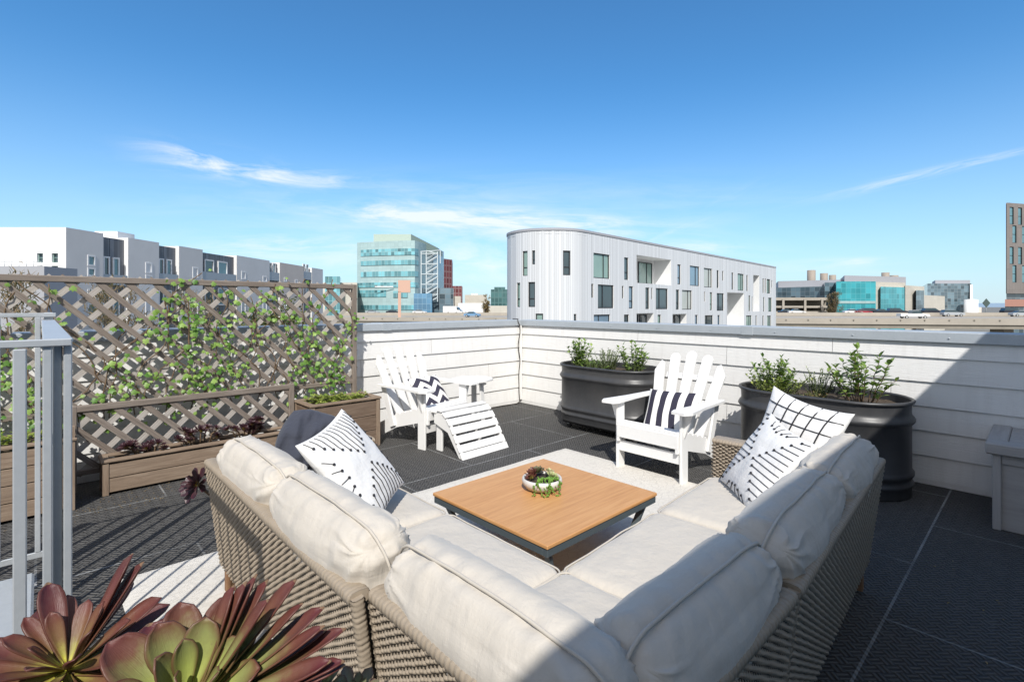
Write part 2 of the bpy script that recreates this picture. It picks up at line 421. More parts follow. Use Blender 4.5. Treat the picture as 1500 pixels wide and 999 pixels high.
def mk_stripes():
    m, nt, b, N, L = nodes('navy_striped_cotton')
    uv = coord(nt, 'UV'); s = N.new('ShaderNodeSeparateXYZ'); L.new(uv, s.inputs[0])
    f = math_(nt, 'FRACT', math_(nt, 'ADD', math_(nt, 'MULTIPLY', s.outputs[0], 4.0), .28)); k = math_(nt, 'GREATER_THAN', f, .5)
    c = mixc(nt, k, (.80, .785, .75), (.042, .04, .06))
    L.new(c, b.inputs['Base Color']); b.inputs['Roughness'].default_value = .9; b.inputs['Specular IOR Level'].default_value = .1
    bump(nt, b, noise_(nt, coord(nt), 7, 4, .6, .8), .4, .03)
    return m
M['stripes'] = mk_stripes()
def mk_chevron():
    m, nt, b, N, L = nodes('navy_chevron_cotton')
    uv = coord(nt, 'UV'); s = N.new('ShaderNodeSeparateXYZ'); L.new(uv, s.inputs[0])
    z = math_(nt, 'ABSOLUTE', math_(nt, 'SUBTRACT', math_(nt, 'FRACT', math_(nt, 'MULTIPLY', s.outputs[0], 2.0)), .5))
    f = math_(nt, 'FRACT', math_(nt, 'ADD', math_(nt, 'MULTIPLY', s.outputs[1], 3.0), math_(nt, 'MULTIPLY', z, 1.4))); k = math_(nt, 'GREATER_THAN', f, .5)
    c = mixc(nt, k, (.80, .785, .75), (.05, .048, .07))
    L.new(c, b.inputs['Base Color']); b.inputs['Roughness'].default_value = .9; b.inputs['Specular IOR Level'].default_value = .1
    bump(nt, b, noise_(nt, coord(nt), 8, 4, .6, .8), .4, .03)
    return m
M['chevron'] = mk_chevron()
# background materials
def mk_panel_facade(name, col, seam=.42, dark=.6, var=.16, rough=.4, metal=.3, vertical=True):
    m, nt, b, N, L = nodes(name)
    uv = coord(nt, 'UV'); s = N.new('ShaderNodeSeparateXYZ'); L.new(uv, s.inputs[0])
    u = math_(nt, 'DIVIDE', s.outputs[0 if vertical else 1], seam)
    u = math_(nt, 'ADD', u, math_(nt, 'MULTIPLY', math_(nt, 'SINE', math_(nt, 'MULTIPLY', math_(nt, 'FLOOR', math_(nt, 'DIVIDE', u, 1.0)), 0.0)), .3))
    wn = N.new('ShaderNodeTexWhiteNoise'); wn.noise_dimensions = '1D'; L.new(math_(nt, 'FLOOR', u), wn.inputs['W'])
    fr = math_(nt, 'FRACT', u)
    # irregular seam position inside each cell
    ln = math_(nt, 'MULTIPLY', math_(nt, 'LESS_THAN', fr, .20), math_(nt, 'GREATER_THAN', wn.outputs['Value'], .38))
    hl = math_(nt, 'GREATER_THAN', fr, .88)
    base = mixc(nt, wn.outputs['Value'], tuple(x * (1 - var) for x in col), tuple(min(1, x * (1 + var)) for x in col))
    st = noise_(nt, mapped(nt, uv, (1.5, .25, 1)), 1.5, 5, .6)
    base = mixc(nt, math_(nt, 'MULTIPLY', st, .25), base, tuple(x * .75 for x in col))
    base = mixc(nt, ln, base, tuple(x * dark for x in col)); base = mixc(nt, hl, base, tuple(min(1, x * 1.2) for x in col))
    L.new(base, b.inputs['Base Color']); b.inputs['Roughness'].default_value = rough; b.inputs['Metallic'].default_value = metal
    return m
M['facade_white'] = mk_panel_facade('white_standing_seam_metal', (.60, .625, .655), .235, .70, .15, .5, .0)
M['facade_dark'] = mk_panel_facade('dark_standing_seam_metal', (.16, .17, .19), .45, .3, .3, .5, .1)
def mk_stucco(name, col, sc=.8, var=.08):
    return simple(name, col, .9, var=var, vs=sc, bs=.0)
M['stucco_white'] = mk_stucco('white_stucco', (.76, .765, .765))
M['stucco_grey'] = mk_stucco('grey_stucco', (.66, .65, .64))
M['stucco_grey2'] = mk_stucco('light_grey_stucco', (.70, .69, .68))
M['stucco_tan'] = mk_stucco('tan_stucco', (.66, .59, .53))
M['white_trim'] = mk_stucco('white_window_trim', (.8, .8, .8))
M['dark_frame'] = simple('black_window_frame', (.022, .024, .028), .5)
M['pane_sky'] = glassy('painted_sky_glass', (.16, .25, .34), .05, 1.0, .5, .2)  # blue of the mirrored sky is painted into the base colour
M['pane_blind'] = glassy('glass_with_pale_blind', (.42, .45, .43), .2, .8, .2, .6)
M['pane'] = glassy('dark_window_glass', (.045, .075, .09), .05, 1.0, .6, .25)
M['pane_green'] = glassy('green_window_glass', (.22, .33, .30), .12, .8, .35, .35)
M['pane_teal'] = glassy('teal_window_glass', (.10, .22, .26), .1, 1.0, .5, .2)
def mk_curtain(name, c_glass, c_mull, w=1.5, h=4.0, mort=.06, var=(.7, 1.3), rough=.12, spec=.9):
    m, nt, b, N, L = nodes(name)
    uv = coord(nt, 'UV'); br = N.new('ShaderNodeTexBrick'); br.offset = 0.0
    L.new(uv, br.inputs['Vector']); br.inputs['Scale'].default_value = 1; br.inputs['Brick Width'].default_value = w; br.inputs['Row Height'].default_value = h
    br.inputs['Mortar Size'].default_value = mort; br.inputs['Bias'].default_value = 0
    br.inputs['Color1'].default_value = (*[x * var[0] for x in c_glass], 1); br.inputs['Color2'].default_value = (*[min(1, x * var[1]) for x in c_glass], 1)
    br.inputs['Mortar'].default_value = (*c_mull, 1)
    n = noise_(nt, uv, .12, 3, .6)
    L.new(mixc(nt, math_(nt, 'MULTIPLY', n, .5), br.outputs['Color'], tuple(x * .5 for x in c_glass)), b.inputs['Base Color'])
    b.inputs['Roughness'].default_value = rough; b.inputs['Specular IOR Level'].default_value = spec
    return m
M['teal_panel'] = mk_curtain('pale_teal_cladding', (.40, .55, .56), (.30, .43, .44), 1.6, 1.35, .04, (.92, 1.06), .5, .4)
M['teal_ribbon'] = mk_curtain('teal_ribbon_glass', (.15, .38, .43), (.3, .5, .52), 1.3, 3.0, .07, (.35, 1.7))
M['bright_teal'] = mk_curtain('bright_teal_glass', (.07, .40, .46), (.16, .50, .55), 1.9, 2.1, .07, (.7, 1.25))
M['blue_glass'] = mk_curtain('blue_curtain_glass', (.12, .27, .42), (.3, .45, .55), 1.5, 2.0, .05, (.7, 1.3))
M['dark_glass'] = mk_curtain('slate_curtain_glass', (.10, .15, .18), (.24, .28, .30), 2.0, 1.9, .07, (.4, 1.9))
M['green_glass'] = mk_curtain('dark_green_glass', (.05, .14, .14), (.10, .2, .2), 2.5, 3.4, .3, (.6, 1.5))
M['grey_roof'] = simple('grey_metal_roof', (.33, .34, .37), .6, var=.08, vs=.1)
M['cream'] = mk_curtain('cream_stone', (.62, .59, .52), (.5, .48, .42), 3.0, 1.5, .03, (.95, 1.03), .8, .2)
M['concrete'] = simple('weathered_concrete', (.36, .33, .285), .9, var=.22, vs=.35)
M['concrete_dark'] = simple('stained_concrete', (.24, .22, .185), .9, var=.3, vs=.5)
M['asphalt'] = simple('asphalt', (.075, .075, .078), .9, var=.2, vs=.2)
M['brown_panel'] = mk_curtain('brown_cladding', (.235, .215, .205), (.19, .175, .165), 1.2, 3.1, .05, (.93, 1.07), .8, .2)
M['red_brick'] = mk_curtain('red_cladding', (.17, .055, .06), (.26, .17, .17), 2.2, 3.2, .35, (.6, 1.3), .8, .2)
M['brick_red'] = simple('brick_red', (.36, .19, .15), .9)
M['salmon'] = simple('salmon_billboard_panel', (.55, .36, .28), .8, var=.05)
M['ground'] = simple('city_ground', (.17, .165, .15), .95, var=.3, vs=.02)
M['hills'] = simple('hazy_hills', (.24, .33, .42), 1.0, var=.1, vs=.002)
M['bark'] = simple('tree_bark', (.12, .09, .065), .9)
M['leaf_tree'] = mk_leaf('tree_leaf', (.06, .085, .03), (.16, .17, .06), .8)
M['leaf_bare'] = mk_leaf('bare_twig', (.16, .12, .08), (.26, .19, .12), .9)
PENT_Z = 2.89; SUN_E = 5.0; SKY_S = .132; SKY_D = .5; HAZE_K = 2.4; HAZE_C = (5.7, 6.6, 7.3); CLOUD_C = (7.6, 7.9, 8.2); SKY_TINT = (.53, 1.08, 1.40); SKY_FILL_C = (7.4, 6.6, 5.8)
random.seed(11)
# ================================================================== DECK AND PARAPETS
WX, WY = 4.90, 5.04
mb = MB(); mb.lohi((-6, -6, -12), (5.14, 5.28, -.012)); structure('roof_deck', mb, M['concrete'])
mb = MB(); b = mb.add([(-6, -2.2, 0), (4.93, -2.2, 0), (4.93, 5.07, 0), (-6, 5.07, 0)]); mb.face((b, b + 1, b + 2, b + 3)); structure('rubber_floor', mb, M['rubber'])
BZ = [.04, .22, .405, .59, .776, .96, 1.075]
def siding(mb, L, gaps=()):
    for i in range(6):
        z0, z1 = BZ[i] + (.0), BZ[i + 1] + .012
        xs = [0] + sorted(g + (i % 3) * .9 - .9 for g in gaps if 0.2 < g + (i % 3) * .9 - .9 < L - .2) + [L]
        for a, c in zip(xs[:-1], xs[1:]):
            a += .0015; c -= .0015; o = random.random() * 30
            p = mb.add([(a, -.019, z0), (c, -.019, z0), (c, -.004, z1), (a, -.004, z1), (a, .0, z0), (c, .0, z0)])
            mb.face((p, p + 1, p + 2, p + 3), [(a + o, z0 + o), (c + o, z0 + o), (c + o, z1 + o), (a + o, z1 + o)])
            mb.face((p + 4, p + 5, p + 1, p), [(a, 0), (c, 0), (c, .02), (a, .02)])
def parapet(label, loc, rz, L, joints, gaps, label2=None):
    t = thing('parapet_wall', label, 'wall', loc, rz)
    c = MB(); c.lohi((0, .0, -.5), (L, .2, 1.07)); obj('wall_core', c, M['concrete'], t)
    s = MB(); siding(s, L, gaps); obj('siding', s, M['siding'], t)
    s = MB(); s.lohi((0, -.016, .001), (L, -.001, .052), bev=.003); obj('base_trim', s, M['siding'], t)
    s = MB()
    xs = [0] + list(joints) + [L]
    for a, b in zip(xs[:-1], xs[1:]):
        s.lohi((a + .002, -.034, 1.074), (b - .002, .235, 1.155), bev=.006)
    for j in joints: s.lohi((j - .055, -.037, 1.072), (j + .055, .238, 1.158), bev=.004)
    for k in range(int(L / .6)): s.ball((.35 + k * .6, -.036, 1.11), .006, 6)
    obj('coping', s, M['galv'], t)
    return t
parapet('white lap siding parapet wall behind the trellis and the footrest chair', (-4.0, WY, 0), 0, 8.9 - .02, [1.8, 4.4, 6.8], [2.2, 4.6, 7.4])
parapet('white lap siding parapet wall behind the two black tanks, half in shadow', (WX, WY, 0), R_(-90), 6.2, [1.1, 3.1, 4.9][1:2] + [5.3], [1.0, 2.9, 5.1])
tr = MB(); tr.lohi((WX - .052, WY - .05, .05), (WX - .021, WY - .021, 1.073), bev=.003)
tc = thing('corner_trim', 'white corner board where the two siding walls meet', 'trim', (0, 0, 0)); obj('trim_board', tr, M['siding'], tc)
cb = MB(); pts = []
for k in range(30):
    z = 1.165 - k / 29 * 1.14; pts.append((WX - .075 + .012 * math.sin(k * .5) - (.02 if z > 1.1 else 0), WY - .045 + .008 * math.cos(k * .7), z))
cb.tube([(WX - .06, WY + .1, 1.165), (WX - .08, WY - .03, 1.168)] + pts + [(WX - .16, WY - .08, .012), (WX - .4, WY - .05, .012), (WX - .9, WY - .045, .014)], .0065, 6)
tag(obj('cable', cb, M['cable']), 'thin dark cable hanging down the corner of the white walls', 'cable')
# penthouse behind the photographer: its roof edge throws the big shadow
ph = thing('penthouse', 'stair penthouse wall behind the seating area', 'building', (-1.9, -1.02, 0), R_(.05))
mb = MB(); mb.lohi((-6, -3, 0), (9, 0, PENT_Z)); obj('wall', mb, M['siding'], ph)
# ================================================================== RUG
mb = MB(); nx, ny = 90, 70; x0, x1, y0, y1 = .27, 3.62, .72, 3.12
idx = {}
for i in range(nx + 1):
    for j in range(ny + 1):
        x = x0 + (x1 - x0) * i / nx; y = y0 + (y1 - y0) * j / ny
        e = min(i, nx - i, j, ny - j)
        wob = .008 * noise.noise(V((x * 3, y * 3, 1)))
        xx = x + (.012 * noise.noise(V((y * 4, 0, 5))) if e == 0 else 0); yy = y + (.012 * noise.noise(V((x * 4, 9, 5))) if e == 0 else 0)
        idx[i, j] = len(mb.v); mb.v.append(V((xx, yy, .011 + wob * .5 if e else .003)))
for i in range(nx):
    for j in range(ny): mb.face((idx[i, j], idx[i + 1, j], idx[i + 1, j + 1], idx[i, j + 1]), None, 0, True)
tag(obj('area_rug', mb, M['rug']), 'cream woven outdoor rug under the coffee table and sofa', 'rug')
# ================================================================== TRELLISES AND PLANTERS
def lattice(t, L, H, z0, sp, w=.039):
    for nm, sgn, y, mat in (('front_lattice', -1, -.006, M['lattice']), ('rear_lattice', 1, .006, M['rear_slat'])):
        mb = MB(); k = -H
        x = -H + .03
        while x < L + H:
            # centre line: (x,top)->(x+H,bottom) for sgn -1
            a = V((x, 0, H if sgn < 0 else 0)); b = V((x + H, 0, 0 if sgn < 0 else H))
            t0 = max(0, (0.0 - a.x) / H); t1 = min(1, (L - a.x) / H)
            if t1 - t0 > .03:
                p = a.lerp(b, t0); q = a.lerp(b, t1)
                mb.bar((p.x, y, z0 + p.z), (q.x, y, z0 + q.z), .0095, w)
            x += sp
        obj(nm, mb, mat, t)
def trellis(label, loc, L, z0, z1, post=.045, legs=True, sp=.175, rz=0):
    t = thing('trellis', label, 'trellis', loc, rz)
    lattice(t, L, z1 - z0, z0, sp)
    mb = MB(); mb.lohi((-.0, -.022, z1 - .045), (L, .022, z1), bev=.004); obj('top_rail', mb, M['lattice'], t)
    mb = MB(); mb.lohi((0, -.02, z0), (L, .02, z0 + .04), bev=.004); obj('bottom_rail', mb, M['lattice'], t)
    for x in (-.001, L - post + .001):
        mb = MB(); mb.lohi((x, -.024, .002), (x + post, .024, z1 + .002), bev=.004); obj('post', mb, M['lattice'], t)
    return t
TY = 4.86
trellis('tall brown lattice trellis overgrown with ivy between two planters', (-1.2, TY, 0), 3.56, .56, 1.565)
trellis('low brown lattice trellis behind the planter of dark rosettes', (.145, 4.80, 0), 1.57, .12, .625)
def planter(label, loc, L, Dp, H, nb, cap=.03, legs=True, mat=None, mat2=None, leg_up=0.0):
    t = thing('planter_box', label, 'planter', loc)
    mat = mat or M['plank']; mat2 = mat2 or M['plank_light']
    bh = (H - .03) / nb
    mb = MB()
    for i in range(nb):
        z = .02 + i * bh
        mb.lohi((.02, .0, z), (L - .02, .02, z + bh - .006), bev=.002); mb.lohi((.02, Dp - .02, z), (L - .02, Dp, z + bh - .006), bev=.002)
        mb.lohi((.0, .02, z), (.02, Dp - .02, z + bh - .006), bev=.002); mb.lohi((L - .02, .02, z), (L, Dp - .02, z + bh - .006), bev=.002)
    obj('side_boards', mb, mat, t)
    for x in (-.006, L - .034):
        for y in (-.006, Dp - .034):
            mb = MB(); mb.lohi((x, y, 0), (x + .04, y + .04, H - .004 + (leg_up if y < 0 else 0)), bev=.003); obj('corner_post', mb, mat2, t)
    mb = MB(); c = .055
    mb.lohi((-.015, -.015, H), (L + .015, c - .015, H + .018), bev=.003); mb.lohi((-.015, Dp - c + .015, H), (L + .015, Dp + .015, H + .018), bev=.003)
    mb.lohi((-.015, c - .0145, H), (c - .015, Dp - c + .0145, H + .0175), bev=.003); mb.lohi((L - c + .015, c - .0145, H), (L + .015, Dp - c + .0145, H + .0175), bev=.003)
    obj('top_rim', mb, mat2, t)
    mb = MB(); n = 12; ids = {}
    for i in range(n * 2 + 1):
        for j in range(n + 1):
            x = .022 + (L - .044) * i / (2 * n); y = .022 + (Dp - .044) * j / n
            ids[i, j] = len(mb.v); mb.v.append(V((x, y, H - .02 + .02 * noise.noise(V((x * 9, y * 9, 3))))))
    for i in range(n * 2):
        for j in range(n): mb.face((ids[i, j], ids[i + 1, j], ids[i + 1, j + 1], ids[i, j + 1]), None, 0, True)
    obj('soil', mb, M['soil'], t)
    return t
planter('tall wooden planter box right of the trellis with low yellow-green succulents', (1.73, 4.42, 0), .66, .38, .455, 3)
planter('tall wooden planter box seen through the metal railing at the left', (-1.25, 4.40, 0), 1.41, .38, .46, 4, mat=M['plank_light'], leg_up=.10)
planter('long low wooden planter box holding dark purple rosette plants', (.32, 4.57, 0), 1.33, .2, .235, 2, mat=M['plank_light'])
# ---- leaves
def leaf_poly(mb, base, d, n, L, wd, fold=.25, rnd=None, m=0):     # simple pointed leaf, 2 halves, 3 stations
    d = V(d).normalized(); n = V(n); s = d.cross(n)
    if s.length < 1e-4: s = d.cross(V((1, .3, .2)))
    s.normalize(); n = s.cross(d); r = random.random() if rnd is None else rnd
    c = [base, base + d * L * .35 - n * L * .02, base + d * L * .72 - n * L * .06, base + d * L - n * L * .16]
    ws = [.12, .5, .40, .0]; up = fold
    b = mb.add([c[0], c[1], c[2], c[3]] + [c[i] + s * wd * ws[i] + n * wd * ws[i] * up for i in (1, 2)] + [c[i] - s * wd * ws[i] + n * wd * ws[i] * up for i in (1, 2)])
    u = lambda k: [(0, r)] * k
    mb.face((b, b + 1, b + 4), u(3), m, True); mb.face((b + 1, b + 2, b + 5, b + 4), u(4), m, True); mb.face((b + 2, b + 3, b + 5), u(3), m, True)
    mb.face((b, b + 6, b + 1), u(3), m, True); mb.face((b + 6, b + 7, b + 2, b + 1), u(4), m, True); mb.face((b + 7, b + 3, b + 2), u(3), m, True)
IVY = [(0, 0), (.28, -.12), (.52, .12), (.36, .34), (.50, .62), (.2, .66), (0, 1.0), (-.2, .66), (-.50, .62), (-.36, .34), (-.52, .12), (-.28, -.12)]
def ivy_leaf(mb, base, d, n, S):
    d = V(d).normalized(); s = d.cross(V(n)).normalized(); n = s.cross(d); r = random.random()
    pts = [base + s * x * S + d * y * S - n * (abs(x) * .25 + y * y * .15) * S for x, y in IVY]
    c = mb.add([base + d * .35 * S] + pts)
    for k in range(12): mb.face((c, c + 1 + k, c + 1 + (k + 1) % 12), [(0, r)] * 3, 0, True)
def ivy(label, x0, x1, nv, seed):
    rnd = random.Random(seed); random.seed(seed)
    t = thing('ivy', label, 'climbing plant', ((x0 + x1) / 2, TY, .47)); lv = MB(); st = MB(); o = V(t.location)
    for v in range(nv):
        x = x0 + (x1 - x0) * (v + .5) / nv + rnd.uniform(-.05, .05); z = .5; pts = []; dx = rnd.uniform(-.25, .25)
        top = rnd.uniform(1.2, 1.66)
        while z < top:
            pts.append(V((x, TY - .016 + rnd.uniform(-.012, .022), z)))
            dx = max(-.8, min(.8, dx + rnd.uniform(-.4, .4)))
            x += dx * .045; z += .045 if abs(dx) < .6 else .03
            x = max(x0 - .1, min(x1 + .05, x))
        if len(pts) > 2: st.tube([p - o for p in pts], .0042, 5)
        dens = rnd.uniform(.35, 1.0)
        for i, p in enumerate(pts):
            k = noise.noise(V((p.x * 2.3, p.z * 2.6, seed))) + .22
            num = 0 if rnd.random() > dens + .1 else max(0, int(round(1.0 + k * 4.6 * dens + .1)))
            for q in range(num):
                an = rnd.uniform(0, 6.28); rr = rnd.uniform(.01, .12)
                bp = p + V((math.cos(an) * rr, -rnd.uniform(.005, .05), math.sin(an) * rr))
                ivy_leaf(lv, bp - o, (math.cos(an) * .8, -.35, math.sin(an) * .6 - .45), (rnd.uniform(-.3, .3), -1, rnd.uniform(.1, .9)), rnd.uniform(.020, .048))
    obj('leaves', lv, M['ivy'], t); obj('stems', st, M['stem'], t)
ivy('bright green ivy climbing the right half of the tall trellis', .85, 2.28, 16, 5)
ivy('bright green ivy climbing the left half of the tall trellis behind the railing', -.62, .84, 19, 8)
def groundcover(name, label, cat, x0, x1, y0, y1, z, n, mat, hmax=.07, size=.03, seed=1, group=None):
    random.seed(seed); lv = MB(); o = V(((x0 + x1) / 2, (y0 + y1) / 2, z))
    for i in range(n):
        p = V((random.uniform(x0, x1), random.uniform(y0, y1), z)); k = .6 + .8 * noise.noise(p * 7)
        if random.random() > k + .25: continue
        p.z += random.uniform(0, hmax) * max(.2, k); an = random.uniform(0, 6.28)
        for q in range(4):
            a2 = an + q * 1.57
            leaf_poly(lv, p - o, (math.cos(a2), math.sin(a2), random.uniform(.1, 1)), (0, 0, 1), size * random.uniform(.6, 1.2), size * .5)
    t = thing(name, label, cat, o, 0, group); obj('leaves', lv, mat, t); return t
groundcover('succulent_plant', 'low yellow-green succulents filling the right planter box', 'succulent', 1.8, 2.33, 4.47, 4.75, .45, 330, M['leaf_yellow'], .075, .032, 3)
groundcover('succulent_plant', 'yellow-green succulents in the planter behind the railing', 'succulent', -1.1, .1, 4.45, 4.73, .455, 420, M['leaf_yellow'], .11, .035, 4)
# ---- aeonium rosettes
def petal(mb, base, d, up, L, wd, curl=.35, nl=8, nw=5, thick=.0, tip=1.0, point=.75):
    d = V(d).normalized(); s = d.cross(V(up)).normalized(); n = s.cross(d).normalized()
    ids = []; ph = random.uniform(-.25, .25); tw = random.uniform(-.25, .25)
    for i in range(nl + 1):
        t = i / nl
        w = wd * (.16 + .84 * math.sin(min(1, t ** 1.25 / .78) * math.pi / 2)) * (1 if t < point else math.sqrt(max(0, 1 - ((t - point) / (1 - point)) ** 2)) * .97 + .03)
        row = []
        c = base + d * L * t + n * (L * (curl * t * t - .12 * t)) + s * L * .1 * ph * t * t
        for j in range(nw + 1):
            q = j / nw * 2 - 1
            row.append(c + s * (q * w * .5) + n * (w * .20 * q * q + q * tw * w * t * .3))
        ids.append(mb.add(row))
    for i in range(nl):
        for j in range(nw):
            a, b2 = ids[i] + j, ids[i + 1] + j
            u = lambda ii, jj: (ii / nl * tip, jj / nw)
            mb.face((a, a + 1, b2 + 1, b2), [u(i, j), u(i, j + 1), u(i + 1, j + 1), u(i + 1, j)], 0, True)
def rosette(mb, c, axis, R, n, wr=.42, seed=0, el0=80, el1=8, lmin=.25, curl=.3, nl=7, nw=4, point=.75, tip=1.0, skip=None, th=.0):
    random.seed(seed); ax = V(axis).normalized(); x = ax.cross(V((0, 1, .01))).normalized(); y = ax.cross(x)
    for i in range(n):
        f = (i + .5) / n; az = i * 2.39996 + random.uniform(-.12, .12); el = R_(el0 + (el1 - el0) * f ** .8 + random.uniform(-5, 5))
        L = R * (lmin + (1 - lmin) * f ** .6) * random.uniform(.9, 1.08)
        h = x * math.cos(az) + y * math.sin(az); d = h * math.cos(el) + ax * math.sin(el)
        if skip and skip(h, f): continue
        up = ax * math.cos(el) - h * math.sin(el)
        petal(mb, V(c) + h * R * .04 - ax * R * .10 * f, d, up, L, L * wr * random.uniform(.85, 1.15), curl, nl, nw, point=point, tip=tip * (.5 + .5 * f))
def solidify(o, th):
    md = o.modifiers.new('thickness', 'SOLIDIFY'); md.thickness = th; md.offset = 0
# dark rosettes in the low planter
grp = 'dark rosette plants in the low planter'
spots = [(.60, 'dark purple rosette plant with yellow hearts at the left end of the low planter', 'aeo_dark', 6, 1),
         (.93, 'dark red rosette plant in the middle of the low planter', 'aeo_dark', 6, 2),
         (1.27, 'near-black rosette plant at the far end of the low planter by the sofa', 'aeo_dark', 8, 3)]
for x, lab, mt, n, sd in spots:
    t = thing('aeonium', lab, 'succulent', (x, 4.66, .225), 0, grp)
    rnd = random.Random(sd); mb = MB(); st = MB()
    for k in range(n + 3):
        p = V((rnd.uniform(-.15, .15), rnd.uniform(-.06, .06), rnd.uniform(.035, .10) + (.05 if sd > 1 else 0) * rnd.random()))
        mb = MB(); rosette(mb, p, (rnd.uniform(-.5, .5), rnd.uniform(-.8, .1), 1), rnd.uniform(.045, .07), 30, .34, sd * 10 + k, curl=.2, nl=4, nw=2); obj('rosette', mb, M[mt], t)
        st.tube([(p.x * .5, p.y * .5, -.01), p * .7, p - V((0, 0, .01))], .006, 6)
    obj('stems', st, M['stem'], t)
# stem rosette behind the sofa end
t = thing('potted_aeonium', 'small black rosette plant leaning out beside the end of the wicker sofa', 'succulent', (.88, 2.87, 0))
mb = MB(); mb.lathe([(.05, 0), (.075, .01), (.095, .16), (.10, .17), (.085, .17), (.08, .14), (0, .14)], 20); obj('pot', mb, M['terracotta'], t)
mb = MB(); mb.tube([(0, 0, .12), (-.10, .02, .24), (-.22, .05, .35), (-.295, .07, .44)], [.01, .009, .008, .008], 7); mb.tube([(0, 0, .12), (.02, .0, .2), (.03, .02, .26)], .008, 7); obj('stems', mb, M['stem'], t)
mb = MB(); rosette(mb, (-.308, .068, .45), (-.75, -.45, .5), .092, 22, .42, 3, curl=.15, nl=6, nw=3, el1=0); obj('rosette', mb, M['aeo_dark'], t); mb = MB(); rosette(mb, (.03, .02, .27), (.1, -.3, 1), .07, 18, .42, 5, nl=4, nw=2); obj('rosette', mb, M['aeo_dark'], t)
# foreground aeoniums (tall pot by the hatch railing)
RV = V((FY, -FX, 0)); FV = V((FX, FY, 0)); UP = V((0, 0, 1))
def head(t, nm, c, mt, th, extra=(), **k):
    mb = MB(); rosette(mb, c, **k)
    for (r, f, u, L, wd) in extra:
        petal(mb, V(c) - UP * .012, RV * r + FV * f + UP * u, -RV * .4 * (1 if r > 0 else -1) + UP - FV * .25, L, wd, .10, 12, 6, point=.72)
    o = obj(nm, mb, M[mt], t); solidify(o, th); return o
def stalk(t, a, b, r): mb = MB(); a = V(a); b = V(b); mb.tube([a, a.lerp(b, .5) + V((.008, -.006, 0)), b], [r * 1.1, r, r * 1.1], 8); obj('stem', mb, M['stem'], t)
o = V((.13, .72, .50)); t = thing('aeonium', 'large green and burgundy rosette plant in the right foreground pot', 'succulent', o)
c = V((.132, .722, .862)) - o
head(t, 'rosette', c, 'aeo_big', .0024, [(.9, .3, .62, .185, .030), (.95, .2, .42, .20, .028), (1, .05, .28, .195, .038), (.7, .4, .9, .18, .034), (.5, .45, 1.0, .16, .03), (1, .3, .5, .175, .022), (1, -.05, .4, .19, .028), (.35, .4, 1.1, .15, .034), (.6, .1, .9, .16, .03), (.98, -.1, .18, .17, .036), (.8, .3, .75, .17, .024), (1, .12, .6, .185, .024), (.9, 0, .3, .20, .028), (.45, .5, 1.2, .16, .026), (.2, .5, 1.1, .14, .032)],
     axis=RV * .30 + UP * .85 - FV * .30, R=.125, n=24, wr=.44, seed=21, el0=76, el1=8, curl=.16, nl=14, nw=7, point=.62, lmin=.45)
stalk(t, (0, 0, 0), c - UP * .01, .012)
o = V((.03, .90, .50)); t = thing('aeonium', 'dark red rosette plant with a yellow heart in the left foreground pot', 'succulent', o)
c = V((.026, .93, .852)) - o
head(t, 'rosette', c, 'aeo_red', .002, [(.25, .5, .95, .155, .034), (.35, .45, .8, .15, .036), (-.5, .3, .8, .13, .034), (.95, .2, .25, .165, .036), (.95, .0, .12, .16, .034), (.9, .3, .35, .15, .04)],
     axis=UP - FV * .25, R=.140, n=32, wr=.27, seed=33, el0=70, el1=-4, curl=.06, nl=12, nw=6, point=.70, lmin=.35)
stalk(t, (0, 0, 0), c - UP * .01, .011)
o = V((.10, .70, .50)); t = thing('aeonium', 'reddish lower rosette plant crowding the bottom left foreground', 'succulent', o)
for q, (cc, R0, sd) in enumerate(((V((.035, .75, .815)), .115, 41), (V((.12, .62, .80)), .11, 43), (V((.20, .70, .805)), .10, 47))):
    head(t, 'rosette', cc - o, 'aeo_red', .002, axis=UP - FV * .3, R=R0, n=24, wr=.40, seed=sd, el0=75, el1=4, curl=.12, nl=10, nw=5, point=.7); stalk(t, (0, 0, 0), cc - o - UP * .01, .009)
o = V((.33, .80, .48)); t = thing('succulent', 'small grey-green leafy succulent beside the wicker sofa corner', 'succulent', o)
for k, (x, y, z) in enumerate(((.0, .0, .25), (.04, -.03, .23), (-.03, -.05, .21), (.07, -.06, .21), (-.07, -.02, .19), (.03, -.10, .19))):
    mb = MB(); rosette(mb, (x, y, z), (.1, -.2, 1), .055, 16, .42, 50 + k, curl=.1, nl=7, nw=4, el1=25); obj('rosette', mb, M['aeo_grey'], t); stalk(t, (0, 0, 0), (x, y, z), .005)
t = thing('plant_pot', 'tall dark square plant pot under the foreground succulents', 'pot', (.20, .75, 0))
mb = MB(); h = [(-.21, -.11), (.21, -.11), (.21, .11), (-.21, .11)]
def ring(k, z, q=.0): return [(x * k, y * k, z) for x, y in h]
mb.loops([ring(.82, 0), ring(1, .52), ring(1.03, .52), ring(1.03, .55), ring(.9, .55), ring(.9, .51)], sm=False, cap0=True); obj('pot_body', mb, M['terracotta'], t)
mb = MB(); mb.loops([ring(.9, .51), ring(.02, .515)], sm=False, cap1=True); obj('soil', mb, M['soil'], t)
